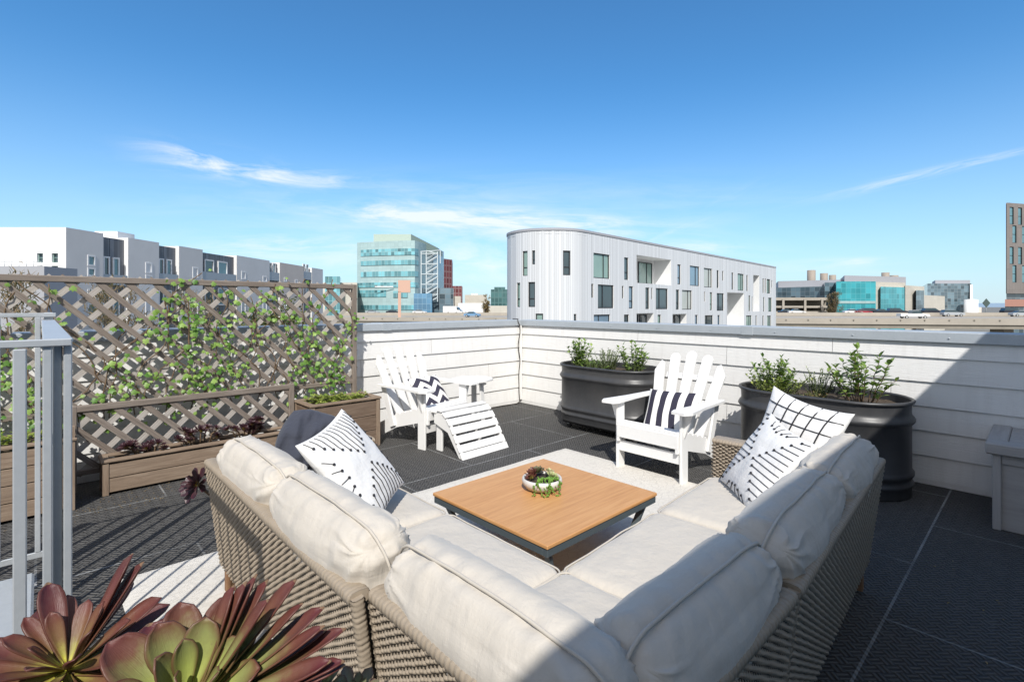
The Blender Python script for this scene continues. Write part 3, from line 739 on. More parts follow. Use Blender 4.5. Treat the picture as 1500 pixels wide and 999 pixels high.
# ================================================================== HATCH AND RAILING
t = thing('roof_hatch', 'low white roof hatch curb at the left edge inside the railing', 'hatch', (-.55, 2.2, 0))
mb = MB(); mb.lohi((-.5, -.72, 0), (.5, .68, .20), bev=.006); obj('curb', mb, M['white_paint'], t)
mb = MB(); mb.lohi((-.53, -.75, .203), (.53, .71, .235), bev=.008); obj('lid', mb, M['rail'], t)
t = thing('guard_railing', 'galvanised metal guard railing around the roof hatch at the left', 'railing', (0, 1.3, 0))
def rb(nm, lo, hi): mb = MB(); mb.lohi(lo, hi, bev=.002); return obj(nm, mb, M['rail'], t)
rb('top_plate', (.002, -.002, 1.279), (.046, 1.79, 1.287))
rb('top_rail', (-1.15, -.004, 1.272), (.0445, .006, 1.2865)); rb('top_rail', (-1.15, 1.752, 1.300), (.050, 1.762, 1.318))
rb('bottom_rail', (-1.15, 1.752, .235), (.03, 1.762, .262)); rb('bottom_rail', (.008, .03, .10), (.016, 1.75, .13))
rb('post', (.002, .002, .0), (.016, .022, 1.278)); rb('post', (.032, .01, .0), (.045, .03, 1.278)); rb('post', (.017, .022, 0), (.031, .032, 1.278))
rb('post', (.01, 1.765, .0), (.04, 1.785, 1.32)); rb('post', (-.36, 1.767, .0), (-.30, 1.80, 1.31)); rb('post', (-.72, 1.767, .0), (-.66, 1.80, 1.31))
for k in range(1, 12): rb('baluster', (.014, .02 + k * .145, .13), (.026, .034 + k * .145, 1.278))
for k in range(10):
    rb('baluster', (-.038 - k * .115, -.006, .05), (-.019 - k * .115, .008, 1.27))
    rb('baluster', (-.02 - k * .125, 1.75, .262), (-.001 - k * .125, 1.764, 1.300))
# ================================================================== BLACK TANKS
def stadium(L, Wd, off, n=14):
    r = Wd / 2; s = L / 2 - r; pts = []
    for k in range(n + 1): a = -math.pi / 2 + math.pi * k / n; pts.append(((r + off) * math.cos(a), s + (r + off) * math.sin(a))) if 0 else None
    out = []
    for k in range(n + 1):
        a = math.pi * k / n; out.append(((r + off) * math.cos(a), s + (r + off) * math.sin(a)))
    for k in range(n + 1):
        a = math.pi + math.pi * k / n; out.append(((r + off) * math.cos(a), -s + (r + off) * math.sin(a)))
    return out
def tank(label, loc, L, Wd, H, z0, dolly, rz=0):
    t = thing('stock_tank', label, 'planter', loc, rz)
    prof = [(-.03, 0), (-.003, .0), (0, .012)]
    def rib(zc, w, o):
        return [(0, zc - w), (o * .55, zc - w * .6), (o, zc - w * .15), (o, zc + w * .15), (o * .55, zc + w * .6), (0, zc + w)]
    prof += rib(H * .13, .022, .012) + rib(H * .235, .03, .016) + [(0, H * .5)] + rib(H * .79, .035, .022) + [(-.002, H * .87), (0, H * .93), (.002, H - .03), (.004, H - .022)]
    mb = MB(); mb.loops([[(x, y, z0 + z) for x, y in stadium(L, Wd, o)] for o, z in prof], cap0=True); obj('body', mb, M['tank'], t)
    mb = MB(); cr = []
    for k in range(9):
        a = math.pi * 1.5 + 2 * math.pi * k / 8; cr.append((.008 + .013 * math.cos(a), H - .011 + .013 * math.sin(a)))
    mb.loops([[(x, y, z0 + z) for x, y in stadium(L, Wd, o)] for o, z in cr])
    mb.loops([[(x, y, z0 + z) for x, y in stadium(L, Wd, o)] for o, z in [(-.004, H - .01), (-.006, H - .10)]], flip=True); obj('rim', mb, M['tank'], t)
    mb = MB(); rings = []
    for k in (1, .8, .55, .3, .02): rings.append([(x * k, y * k, z0 + H - .06 + .015 * noise.noise(V((x * k * 12, y * k * 12, 2)))) for x, y in stadium(L - .012, Wd - .012, 0)])
    mb.loops(rings, cap1=True); obj('soil', mb, M['soil'], t)
    if dolly:
        mb = MB(); mb.lohi((-Wd * .4, -L * .40, z0 - .03), (Wd * .4, L * .40, z0 - .004), bev=.003); obj('dolly_board', mb, M['black_rubber'], t)
        for sx in (-1, 1):
            for sy in (-1, 1):
                mb = MB(); c = V((sx * Wd * .33, sy * L * .34, .03))
                mb.tube([c - V((.011, 0, 0)), c + V((.011, 0, 0))], .03, 14); w = obj('caster', mb, M['black_rubber'], t)
                mb = MB(); mb.lohi(c + V((-.018, -.014, .01)), c + V((-.014, .014, z0 - .062))); mb.lohi(c + V((.014, -.014, .01)), c + V((.018, .014, z0 - .062))); obj('caster_fork', mb, M['rail'], w)
    return t
tank('black oval stock tank on casters near the wall corner', (4.50, 3.25, 0), 1.17, .60, .62, .085, True)
tank('larger black oval stock tank behind the sofa, half in shadow', (4.48, 1.23, 0), 1.16, .66, .68, .0, False)
# ---- shrubs
def shrub(label, loc, stems, H, spread, leafL, leafW, mat, seed, lean=(0, 0), dens=1.0, matstem='stem_green', cat='shrub', name='shrub'):
    rnd = random.Random(seed); random.seed(seed); t = thing(name, label, cat, loc); lv = MB(); st = MB()
    for s in range(stems):
        an = rnd.uniform(0, 6.28); rr = rnd.random() ** .5; h = H * rnd.uniform(.55, 1.0) * (1 - .25 * rr)
        b = V((math.cos(an) * rr * spread[0] * .35, math.sin(an) * rr * spread[1] * .35, 0))
        e = V((math.cos(an) * rr * spread[0] + lean[0] * h, math.sin(an) * rr * spread[1] + lean[1] * h, h))
        pts = [b + (e - b) * (k / 7) + V((rnd.uniform(-.008, .008), rnd.uniform(-.008, .008), .0)) + V((0, 0, .06 * h * math.sin(k / 7 * 3.14))) for k in range(8)]
        st.tube(pts, [.004 - .0003 * k for k in range(8)], 5)
        nl = int(h / leafL * 2.6 * dens) + 3
        for i in range(nl):
            f = .22 + .78 * (i + rnd.random()) / nl; q = f * 7; k = min(6, int(q)); p = pts[k].lerp(pts[k + 1], q - k)
            a = i * 2.4 + rnd.uniform(-.4, .4); d = V((math.cos(a), math.sin(a), rnd.uniform(-.1, .9) + (1.2 if f > .93 else 0)))
            leaf_poly(lv, p, d, (0, 0, 1), leafL * rnd.uniform(.6, 1.15), leafW * rnd.uniform(.8, 1.1))
    obj('leaves', lv, M[mat], t); obj('stems', st, M[matstem], t); return t
shrub('leafy upright shrub at the left end of the tank on casters', (4.46, 3.62, .62), 22, .42, (.16, .16), .050, .030, 'leaf_green', 1)
shrub('grey-green wispy herb in the middle of the tank on casters', (4.47, 3.28, .62), 44, .30, (.16, .20), .026, .012, 'leaf_grey', 2)
shrub('leafy upright shrub at the right end of the tank on casters', (4.46, 2.92, .62), 22, .42, (.16, .16), .050, .030, 'leaf_green', 3)
shrub('low dense green herb between the two upright shrubs of the tank on casters', (4.42, 3.42, .62), 34, .17, (.16, .30), .028, .018, 'leaf_green', 4)
shrub('spreading bushy green plant at the left end of the larger tank', (4.42, 1.55, .62), 30, .36, (.18, .20), .042, .024, 'leaf_green', 5, dens=1.2)
shrub('yellow-green sprawling plant at the front left of the larger tank', (4.33, 1.48, .62), 34, .22, (.20, .26), .026, .018, 'leaf_yellow', 15)
shrub('grey wispy herb in the middle of the larger tank', (4.44, 1.24, .62), 30, .27, (.14, .16), .022, .009, 'leaf_grey', 6)
shrub('dry brown stubble plant beside the grey herb in the larger tank', (4.34, 1.20, .62), 18, .08, (.10, .14), .022, .007, 'leaf_dry', 7)
shrub('young citrus bush with broad glossy leaves at the right end of the larger tank', (4.40, .93, .62), 16, .50, (.24, .24), .066, .034, 'leaf_green', 8, dens=1.25, matstem='stem')
# ================================================================== STORAGE BOX
t = thing('storage_box', 'grey deck storage box with plank lid against the wall in the shade', 'box', (4.20, -.93, 0))
mb = MB(); mb.lohi((.02, .02, .0), (.60, 1.13, .45), bev=.004); obj('body', mb, M['plastic_box'], t)
for x in (0, .585):
    for y in (0, 1.115): mb = MB(); mb.lohi((x, y, 0), (x + .04, y + .04, .455), bev=.004); obj('corner_post', mb, M['plastic_box'], t)
mb = MB(); mb.lohi((.008, .0405, .40), (.03, 1.1145, .452), bev=.002)
for k in range(1, 7): mb.lohi((.014, .04 + k * .155, .03), (.03, .052 + k * .155, .3995))
obj('side_panel', mb, M['plastic_box'], t)
mb = MB(); mb.lohi((-.03, -.03, .457), (.09, 1.185, .525), bev=.008); mb.lohi((.09, 1.09, .457), (.66, 1.185, .5245), bev=.006); mb.lohi((.09, -.03, .457), (.66, .06, .5245), bev=.006)
for k in range(7): mb.lohi((.092 + k * .08, .062, .462), (.166 + k * .08, 1.088, .520), bev=.004)
obj('lid', mb, M['plastic_box'], t)

# dry litter blown against the planter
rnd = random.Random(9); mb = MB(); random.seed(9)
for k in range(420):
    c = rnd.choice([(.55, 4.44, .28), (.9, 4.38, .16), (.3, 4.3, .2), (4.6, 2.4, .25), (3.9, 4.6, .5), (1.5, 4.2, .4), (3.0, -.1, .7)])
    p = V((c[0] + rnd.gauss(0, c[2]), c[1] + rnd.gauss(0, c[2] * .35), .004)); a = rnd.uniform(0, 6.28)
    if p.x > 4.85 or p.y > 5.0: continue
    leaf_poly(mb, p, (math.cos(a), math.sin(a), rnd.uniform(-.1, .25)), (0, 0, 1), rnd.uniform(.006, .02), rnd.uniform(.004, .009))
o_ = obj('leaf_litter', mb, M['leaf_dry']); tag(o_, 'dry brown leaf litter scattered on the black rubber floor', 'litter'); o_['kind'] = 'stuff'
# ================================================================== ADIRONDACK CHAIRS
def round_slat(w, L, r=None, n=6, taper=1.0):
    r = w / 2 if r is None else r
    out = [(-w / 2 * taper, 0), (w / 2 * taper, 0)]
    for k in range(n + 1):
        a = math.pi * k / n; out.append((w / 2 * math.cos(a), L - r + r * math.sin(a)))
    return out
WP = M['white_paint']
def adirondack(label, loc, rz):
    t = thing('adirondack_chair', label, 'chair', loc, rz, 'white adirondack chairs')
    def part(nm, mb): return obj(nm, mb, WP, t)
    for s in (-1, 1):
        mb = MB(); mb.lohi((s * .285 - .011, -.0, 0), (s * .285 + .011, .095, .545), bev=.003); part('front_leg', mb)
        # side rail: from under the seat front down to the floor at the back
        out = [(-.02, .235), (-.02, .375), (.05, .385), (.45, .27), (.83, .10), (.87, .04), (.85, .0), (.74, .0), (.42, .155), (.10, .24)]
        Mx = Matrix(((0, 0, 1, s * .262 - .011), (1, 0, 0, 0), (0, 1, 0, 0), (0, 0, 0, 1)))
        mb = MB(); mb.prism([(x, y) for x, y in out], .022, Mx); part('side_rail', mb)
        mb = MB(); o2 = [(-.055, -.09), (.05, -.10), (.085, -.03), (.05, .25), (.03, .63), (-.01, .66), (-.035, .63), (-.05, .25), (-.075, -.02)]
        o2 = [(s * x, y) for x, y in o2]; o2 = o2 if s > 0 else o2[::-1]
        mb.prism(o2, .02, Matrix.Translation((s * .315, 0, .547))); part('armrest', mb)
        mb = MB(); Mb = Matrix(((0, 0, 1, 0), (1, 0, 0, 0), (0, 1, 0, 0), (0, 0, 0, 1)))
        br = [(0, 0), (.05, .14), (.075, .20), (-.0, .20)]
        Mx = Matrix(((1, 0, 0, 0), (0, 0, 1, .03), (0, 1, 0, .345), (0, 0, 0, 1)))
        mb.prism([(s * (.297 + x), y) for x, y in (br if s > 0 else br[::-1])], .02, Mx); part('arm_bracket', mb)
        mb = MB(); mb.bar((s * .285, .46, .16), (s * .285, .60, .545), .02, .07, up=(0, 1, 0), bev=.002); part('rear_support', mb)
    mb = MB(); mb.lohi((-.274, -.022, .27), (.274, -.001, .375), bev=.003); part('front_apron', mb)
    mb = MB(); mb.lohi((-.274, .012, .15), (.274, .032, .235), bev=.003); part('stretcher', mb)
    for k in range(6):
        y = .02 + k * .078; z = .395 - .0 - max(0, y - .03) * .285 - (.008 if k == 0 else 0)
        mb = MB(); mb.box((0, 0, 0), (.545, .066, .018), M=Matrix.Translation((0, y, z)) @ Matrix.Rotation(-R_(16 if k else -12), 4, 'X'), bev=.003); part('seat_slat', mb)
    tilt = R_(24); tops = [.66, .735, .76, .735, .66]
    for i in range(5):
        k = i - 2; fan = R_(4.6) * k
        Mx = Matrix.Translation((k * .096, .455, .245)) @ Matrix.Rotation(-tilt, 4, 'X') @ Matrix.Rotation(fan, 4, 'Y') @ Matrix(((1, 0, 0, 0), (0, 0, -1, 0), (0, 1, 0, 0), (0, 0, 0, 1)))
        mb = MB(); out = round_slat(.092, tops[i], .046 if abs(k) < 2 else .07, 7, .9)
        if abs(k) == 2: out = [(-.042, 0), (.042, 0), (.046, tops[i] - (.02 if k < 0 else .09)), (.02 * (-k / 2) + .0, tops[i]), (-.046, tops[i] - (.09 if k < 0 else .02))]
        mb.prism(out, .018, Mx); part('back_slat', mb)
    mb = MB(); c = math.cos(tilt); s_ = math.sin(tilt)
    for h, w in ((.30, .58), (.52, .44)):
        mb = MB(); mb.box((0, 0, 0), (w, .02, .05), M=Matrix.Translation((0, .455 + s_ * h + .024, .245 + c * h)) @ Matrix.Rotation(-tilt, 4, 'X'), bev=.002); part('back_brace', mb)
    return t
adirondack('white adirondack chair with its footrest by the left wall', (2.90, 4.02, 0), R_(10))
adirondack('white adirondack chair facing the coffee table between the black tanks', (3.50, 2.165, 0), R_(-90))
# footrest
t = thing('footrest', 'white slatted adirondack footrest in front of the left chair', 'footrest', (2.955, 3.90, 0), R_(3))
for s in (-1, 1):
    out = [(.03, .345), (-.06, .365), (-.20, .285), (-.36, .04), (-.385, .0), (-.33, .0), (-.17, .20), (.03, .26)]
    Mx = Matrix(((0, 0, 1, s * .265 - .011), (1, 0, 0, 0), (0, 1, 0, 0), (0, 0, 0, 1)))
    mb = MB(); mb.prism(out, .022, Mx); obj('side_rail', mb, WP, t)
    mb = MB(); mb.lohi((s * .24 - .011, -.05, 0), (s * .24 + .011, .03, .33), bev=.003); obj('leg', mb, WP, t)
path = [(.03, .362, 0), (-.05, .382, 4), (-.125, .348, 35), (-.185, .292, 48), (-.235, .225, 56), (-.283, .153, 57), (-.33, .08, 57), (-.372, .02, 57)]
for y, z, a in path:
    mb = MB(); mb.box((0, 0, 0), (.575, .066, .018), M=Matrix.Translation((0, y, z)) @ Matrix.Rotation(R_(a), 4, 'X'), bev=.003); obj('slat', mb, WP, t)
# round side table
t = thing('side_table', 'small round white slatted table beside the left adirondack chair', 'table', (3.60, 4.50, 0), R_(20))
for k in range(6):
    y = -.1925 + k * .077; hw = math.sqrt(max(.01, .235 ** 2 - y * y)); mb = MB()
    out = []
    for q in range(5): yy = y - .035 + .07 * q / 4; out.append((math.sqrt(max(.0004, .235 ** 2 - yy * yy)), yy))
    out = out + [(-x, yy) for x, yy in out[::-1]]
    mb.prism(out, .018, Matrix.Translation((0, 0, .50))); obj('top_slat', mb, WP, t)
for k in range(3):
    a = k * 2.094 + .4; mb = MB(); mb.bar((math.cos(a) * .16, math.sin(a) * .16, .0), (math.cos(a) * .13, math.sin(a) * .13, .498), .06, .02, up=(math.cos(a), math.sin(a), 0), bev=.002); obj('leg', mb, WP, t)
mb = MB(); mb.lohi((-.17, -.03, .478), (.17, .03, .499), bev=.002); mb.lohi((-.03, -.17, .457), (.03, .17, .477), bev=.002); obj('cross_brace', mb, WP, t)
# ================================================================== COFFEE TABLE
TX, TYc = 2.069, 1.933
t = thing('coffee_table', 'low square coffee table with wooden top and charcoal metal frame', 'table', (TX, TYc, 0), R_(.4))
mb = MB(); mb.box((0, 0, .290), (.915, .872, .018), bev=.003); 
obj('tabletop', mb, M['teak'], t)
mb = MB(); a, b2 = .452, .43
mb.lohi((-a, -b2, .243), (a, -b2 + .03, .2785), bev=.002); mb.lohi((-a, b2 - .03, .243), (a, b2, .2785), bev=.002); mb.lohi((-a, -b2 + .03, .2435), (-a + .03, b2 - .03, .278), bev=.002); mb.lohi((a - .03, -b2 + .03, .2435), (a, b2 - .03, .278), bev=.002)
obj('frame', mb, M['charcoal'], t)
for sx in (-1, 1):
    for sy in (-1, 1):
        mb = MB(); mb.bar((sx * .30, sy * .33, .002), (sx * .40, sy * .385, .243), .035, .022, up=(1, 0, 0), bev=.002); obj('leg', mb, M['charcoal'], t)
# bowl with succulents
t = thing('succulent_bowl', 'round stone bowl planted with small succulents on the coffee table', 'bowl', (2.10, 1.985, .2995))
mb = MB(); mb.lathe([(.02, .0), (.065, .0), (.093, .012), (.112, .035), (.116, .052), (.112, .066), (.106, .068), (.101, .062), (.10, .05), (0, .05)], 48); obj('bowl', mb, M['ceramic'], t)
mb = MB(); mb.lathe([(.1015, .054), (.06, .058), (.001, .06)], 30, cap1=True); obj('soil', mb, M['soil'], t)
mb = MB(); rosette(mb, (.035, -.045, .072), (.1, -.4, 1), .05, 26, .5, 61, nl=5, nw=3, curl=.2); rosette(mb, (.062, .0, .078), (.3, 0, 1), .046, 22, .5, 62, nl=5, nw=3, curl=.2); rosette(mb, (.078, -.025, .066), (.6, -.2, 1), .025, 18, .5, 67, nl=4, nw=2); obj('pale_rosettes', mb, M['aeo_pale'], t)
mb = MB(); rosette(mb, (-.045, .035, .078), (-.3, .1, 1), .055, 34, .3, 63, nl=5, nw=3, el1=25); rosette(mb, (-.07, .015, .075), (-.6, 0, .9), .042, 24, .3, 64, nl=4, nw=2); obj('purple_rosettes', mb, M['aeo_red'], t)
mb = MB(); rosette(mb, (.01, .05, .082), (0, 0, 1), .056, 30, .4, 65, nl=5, nw=3); rosette(mb, (.04, .06, .078), (.2, .2, 1), .045, 22, .4, 66, nl=4, nw=2); obj('green_rosettes', mb, M['aeo_grey'], t)
mb = MB(); rnd = random.Random(4); st = MB()
for s in range(13):
    a = math.radians(205 + s * 6.0); x, y = math.cos(a), math.sin(a); pts = []
    L = rnd.uniform(.05, .105)
    for k in range(12):
        f = k / 11; rr = .06 + min(f * .085, .066) + rnd.uniform(-.004, .004); z = .078 - max(0, f * L * 1.3 - .045)
        if z < .006: z = .006; rr += .01
        an = a + .12 * math.sin(s + f * 4); p = V((math.cos(an) * rr, math.sin(an) * rr, z)); pts.append(p)
        for q in range(2): mb.ball(p + V((rnd.uniform(-.006, .006), rnd.uniform(-.006, .006), rnd.uniform(-.003, .006))), .0042, 6)
    st.tube(pts, .001, 4)
mb.uv = [[(0, rnd.random())] * len(f) for f in mb.f]
obj('trailing_pearls', mb, M['leaf_pearl'], t); obj('trailing_stems', st, M['stem_green'], t)
# ================================================================== WICKER SECTIONAL
def weave(mb, O, U, Vv, N, lu, lv, row=.0100, col=.0165, thick=.0046):
    O = V(O); U = V(U); Vv = V(Vv); N = V(N); rows = int(lv / row); seg = int(lu / col * 4)
    for r in range(rows):
        ids = []; o = random.random() * 10
        for s in range(seg + 1):
            u = lu * s / seg; ph = math.pi * u / col + math.pi * r
            off = thick * math.sin(ph); dz = .0012 * math.sin(ph * .5 + r) + .0012 * noise.noise(V((u * 5, r * .3, 0)))
            c = O + U * u + Vv * ((r + .5) * row + dz) + N * (off + thick * .35)
            ids.append(mb.add([c - Vv * row * .46 - N * .004, c - Vv * row * .25 + N * .0012, c + Vv * row * .25 + N * .0012, c + Vv * row * .46 - N * .004]))
        for s in range(seg):
            for k in range(3):
                a, b = ids[s] + k, ids[s + 1] + k; u0, u1 = lu * s / seg + o, lu * (s + 1) / seg + o
                mb.face((a, b, b + 1, a + 1), [(u0, k / 3), (u1, k / 3), (u1, (k + 1) / 3), (u0, (k + 1) / 3)], 0, True)
def wrapped(mb, pts, w, h, wrap=.017, n=12):
    pts = [V(p) for p in pts]; P = []
    for a, b in zip(pts[:-1], pts[1:]):
        L = (b - a).length; k = max(1, int(L / .0038))
        P += [a.lerp(b, i / k) for i in range(k)]
    P.append(pts[-1]); rings = []; s = 0; side = None
    for i, p in enumerate(P):
        t = (P[min(i + 1, len(P) - 1)] - P[max(i - 1, 0)]).normalized()
        if i: s += (P[i] - P[i - 1]).length
        up = V((0, 0, 1)) if abs(t.z) < .9 else V((1, 0, 0))
        side = t.cross(up).normalized(); u2 = side.cross(t); ring = []
        for k in range(n):
            a = 2 * math.pi * k / n; ph = ((s + .0022 * math.sin(a)) / wrap) % 1.0
            q = 1 + .0062 / max(w, h) * 2 * (min(1, math.sin(math.pi * ph) * 2.2) ** .6 - .5) + .02 * noise.noise(V((math.floor(s / wrap) * 3.3, 0, 0))) + (.03 * noise.noise(V((s * 30, a, 0))))
            ca, sa = math.cos(a), math.sin(a); e = .65
            ring.append(p + side * (math.copysign(abs(ca) ** e, ca) * w / 2 * q) + u2 * (math.copysign(abs(sa) ** e, sa) * h / 2 * q))
        rings.append(ring)
    b0 = len(mb.f); mb.loops(rings, cap0=True, cap1=True, flip=True)
    for i in range(b0, len(mb.f)):
        if mb.uv[i]: mb.uv[i] = [(v * .0038 * 3, u) for u, v in mb.uv[i]]
ZB, ZT = .14, .625
RAKE = .062
def wicker_back(t, a, b, nrm, zt=ZT, zb=ZB, name='back_frame', th=.046, ra=0.0, rb=0.0):
    """back panel whose foot is set in by RAKE; ra, rb pull the foot of either end along the panel"""
    a = V(a); b = V(b); nrm = V(nrm); U = (b - a); L = U.length; U.normalize(); H = zt - zb
    up = (V((0, 0, H)) + nrm * RAKE); HL = up.length; up.normalize(); nn = up.cross(U) * (1 if up.cross(U).dot(nrm) > 0 else -1)
    a0 = a - nrm * RAKE + V((0, 0, zb)); b0 = b - nrm * RAKE + V((0, 0, zb)); Mx = Matrix((U, -nn, up)).transposed().to_4x4(); Mx.translation = (a0 + b0) / 2 + up * HL / 2 - nn * (th / 2 - .0042)
    mb = MB(); mb.box((0, 0, 0), (L, th - .01, HL - .02), M=Mx)
    bk = obj(name, mb, M['wicker_dark'], t)
    mb = MB(); weave(mb, a0, U, up, nn, L, HL); weave(mb, b0 - nn * (th + .004), -U, up, -nn, L, HL, row=.02, col=.03)
    obj('wicker_weave', mb, M['wicker'], bk)
    mb = MB(); wrapped(mb, [a + V((0, 0, zt)) - nrm * th * .5, b + V((0, 0, zt)) - nrm * th * .5], th + .008, .032)
    for p, q in ((a, a0 + U * ra), (b, b0 - U * rb)): wrapped(mb, [q - nrm * .014, p - nrm * .014 + V((0, 0, zt + .005))], .028, .028, wrap=.0145, n=10)
    obj('braided_rim', mb, M['wicker'], bk)
    return bk
def rbox(mb, Mx, hx, hy, hz, r, crown=(0, 0, 0), n=(18, 10, 18), seed=0, amp=.004, fold=.0):
    """rounded, crowned, slightly rumpled cushion block"""
    cache = {}
    H = (hx, hy, hz)
    def ss(t): return math.copysign(1 - (1 - abs(t)) ** 1.35, t)
    def vert(p):
        key = tuple(round(c, 5) for c in p)
        if key in cache: return cache[key]
        P = V((p[0] * H[0], p[1] * H[1], p[2] * H[2])); rr = [min(r, h * .999) for h in H]
        Q = V([max(-(H[i] - rr[i]), min(H[i] - rr[i], P[i])) for i in range(3)])
        d = P - Q
        if d.length > 1e-9:
            dn = V([d[i] / rr[i] for i in range(3)]).normalized(); Pn = Q + V([dn[i] * rr[i] for i in range(3)]); nn = dn
        else: Pn = P; nn = V((0, 0, 1))
        for i in range(3):
            j, k = [q for q in range(3) if q != i]
            wgt = (1 - min(1, abs(Pn[j]) / H[j]) ** 2.4) * (1 - min(1, abs(Pn[k]) / H[k]) ** 2.4)
            Pn[i] += crown[i] * wgt * (Pn[i] / H[i])
        per = Pn.x * 1.0 + Pn.z * 1.3 * math.copysign(1, Pn.x)
        seam = math.exp(-((Pn.y + .012) / .016) ** 2) if fold else 0
        puck = math.exp(-((Pn.y + .012) / .055) ** 2) * noise.noise(V((per * 26, seed, abs(Pn.y) * 9))) if fold else 0
        sd = V((seed * 3.1, seed * 1.7, 0))
        dsp = amp * noise.noise(Pn * 5 + sd) + amp * .45 * noise.noise(V((Pn.x * 16, Pn.y * 9, Pn.z * 5)) + sd) - .005 * seam + .0042 * puck
        if fold:
            for cx_ in (-1, 1):
                for cz_ in (-1, 1):
                    ddx = Pn.x - cx_ * (H[0] - .015); ddz = Pn.z - cz_ * (H[2] - .02); dist = math.hypot(ddx, ddz)
                    if dist < .3:
                        ang = math.atan2(ddz, ddx); rg = 1 - 2.6 * abs(noise.noise(V((ang * 2.6 + cx_ * 7, cz_ * 5 + seed, dist * 5 + (3 if Pn.y > 0 else 0)))))
                        dsp += .0105 * max(0, rg) ** 2 * math.exp(-(dist / .15) ** 2) * min(1, dist / .04) - .0025 * math.exp(-(dist / .15) ** 2)
            # a long soft crease across the face
            k_ = Pn.z + .06 * noise.noise(V((Pn.x * 3, seed, 0))) + .1 * Pn.x * (1 if seed % 2 else -1) + .02 * (seed % 3)
            dsp -= .006 * math.exp(-(k_ / .012) ** 2) * max(0, noise.noise(V((Pn.x * 4, seed * 2.3, 7))) + .25)
        if fold:
            ex = max(0, abs(Pn.x) / H[0] - .62) / .38
            dsp += fold * ex * math.sin(Pn.z * 55 + 3 * noise.noise(Pn * 8 + sd)) * (1 - .5 * abs(Pn.z) / H[2])
            dsp += fold * .55 * noise.noise(V((Pn.x * 20, Pn.z * 5, Pn.y * 8)) + sd) * (.3 + ex)
        Pn = Pn + nn * dsp
        cache[key] = mb.add([Mx @ Pn]); return cache[key]
    for i in range(3):
        j, k = (i + 1) % 3, (i + 2) % 3
        for sg in (-1, 1):
            for a in range(n[j]):
                for b in range(n[k]):
                    q = []
                    for (da, db) in ((0, 0), (1, 0), (1, 1), (0, 1)):
                        p = [0, 0, 0]; p[i] = sg; p[j] = ss(2 * (a + da) / n[j] - 1); p[k] = ss(2 * (b + db) / n[k] - 1); q.append(vert(p))
                    if sg < 0: q = q[::-1]
                    mb.face(q, None, 0, True)
def welt(mb, Mx, hx, hz, r, y, rad=.0042, bulge=.0, axis='y', seed=0):
    pts = []; n = 12
    for cx, cz, a0 in ((1, 1, 0), (-1, 1, 90), (-1, -1, 180), (1, -1, 270)):
        for k in range(n + 1):
            a = R_(a0 + 90 * k / n); pts.append((cx * (hx - r) + r * math.cos(a), cz * (hz - r) + r * math.sin(a)))
    pts.append(pts[0]); P = []
    for (x1, z1), (x2, z2) in zip(pts[:-1], pts[1:]):
        m = max(1, int(math.hypot(x2 - x1, z2 - z1) / .03))
        for k in range(m): P.append((x1 + (x2 - x1) * k / m, z1 + (z2 - z1) * k / m))
    P.append(P[0]); out = []
    for x, z in P:
        kx = bulge * (1 - min(1, abs(x) / hx) ** 2.4); kz = bulge * (1 - min(1, abs(z) / hz) ** 2.4)
        xx = x + kz * (x / hx if abs(x) > hx * .9 else 0); zz = z + kx * (z / hz if abs(z) > hz * .9 else 0)
        yy = y + .005 * noise.noise(V((x * 8, z * 8, seed)))
        out.append(Mx @ (V((xx, yy, zz)) if axis == 'y' else V((xx, zz, yy))))
    mb.tube(out, rad, 7, cap=False)
def frame_matrix(o, X, Y):
    X = V(X).normalized(); Y = V(Y); Y = (Y - X * Y.dot(X)).normalized(); Z = X.cross(Y)
    m = Matrix((X, Y, Z)).transposed().to_4x4(); m.translation = V(o); return m
def back_cushion(t, a, b, nrm_in, zlo=.40, zhi=.80, th=.175, lean=12, seed=0, shift=0.0, roll=0):
    """cushion leaning on the back frame; a,b: ends along the frame (world-local), nrm_in: direction towards the seat"""
    a = V(a); b = V(b); X = (b - a).normalized(); Yi = V(nrm_in).normalized(); L = (b - a).length; h = zhi - zlo
    up = (V((0, 0, 1)) * math.cos(R_(lean)) - Yi * math.sin(R_(lean)))
    up = (up + X * math.tan(R_(roll))).normalized()
    Yn = X.cross(up) * -1
    o = (a + b) / 2 + V((0, 0, (zlo + zhi) / 2)) + Yi * (th / 2 + shift)
    m = Matrix((X, Yn, up)).transposed().to_4x4(); m.translation = o
    mb = MB(); rbox(mb, m, L / 2, th / 2, h / 2, .068, (.0, .032, .022), (64, 22, 44), seed, .009, .0042)
    c = obj('back_cushion', mb, M['cushion'], t)
    mb = MB(); welt(mb, m, L / 2 + .002, h / 2 + .002, .068, -.012, bulge=.022, seed=seed); obj('piping', mb, M['piping'], c)
    return c
def seat_cushion(t, x0, x1, y0, y1, z0=.29, z1=.415, seed=0):
    m = Matrix.Translation(((x0 + x1) / 2, (y0 + y1) / 2, (z0 + z1) / 2)); hx, hy, hz = (x1 - x0) / 2, (y1 - y0) / 2, (z1 - z0) / 2
    mb = MB(); rbox(mb, m, hx, hy, hz, .045, (.0, .0, .014), (22, 22, 8), seed, .003, .0)
    c = obj('seat_cushion', mb, M['cushion'], t); mb = MB()
    for z in (hz - .018, -hz + .018):
        welt(mb, m, hx + .001, hy + .001, .045, z, .0038, axis='z', seed=seed)
    obj('piping', mb, M['piping'], c); return c
def legs(t, pts):
    for x, y in pts:
        mb = MB(); mb.lohi((x - .02, y - .02, .012), (x + .02, y + .02, ZB + .03), bev=.003); obj('leg', mb, M['leg_wood'], t)
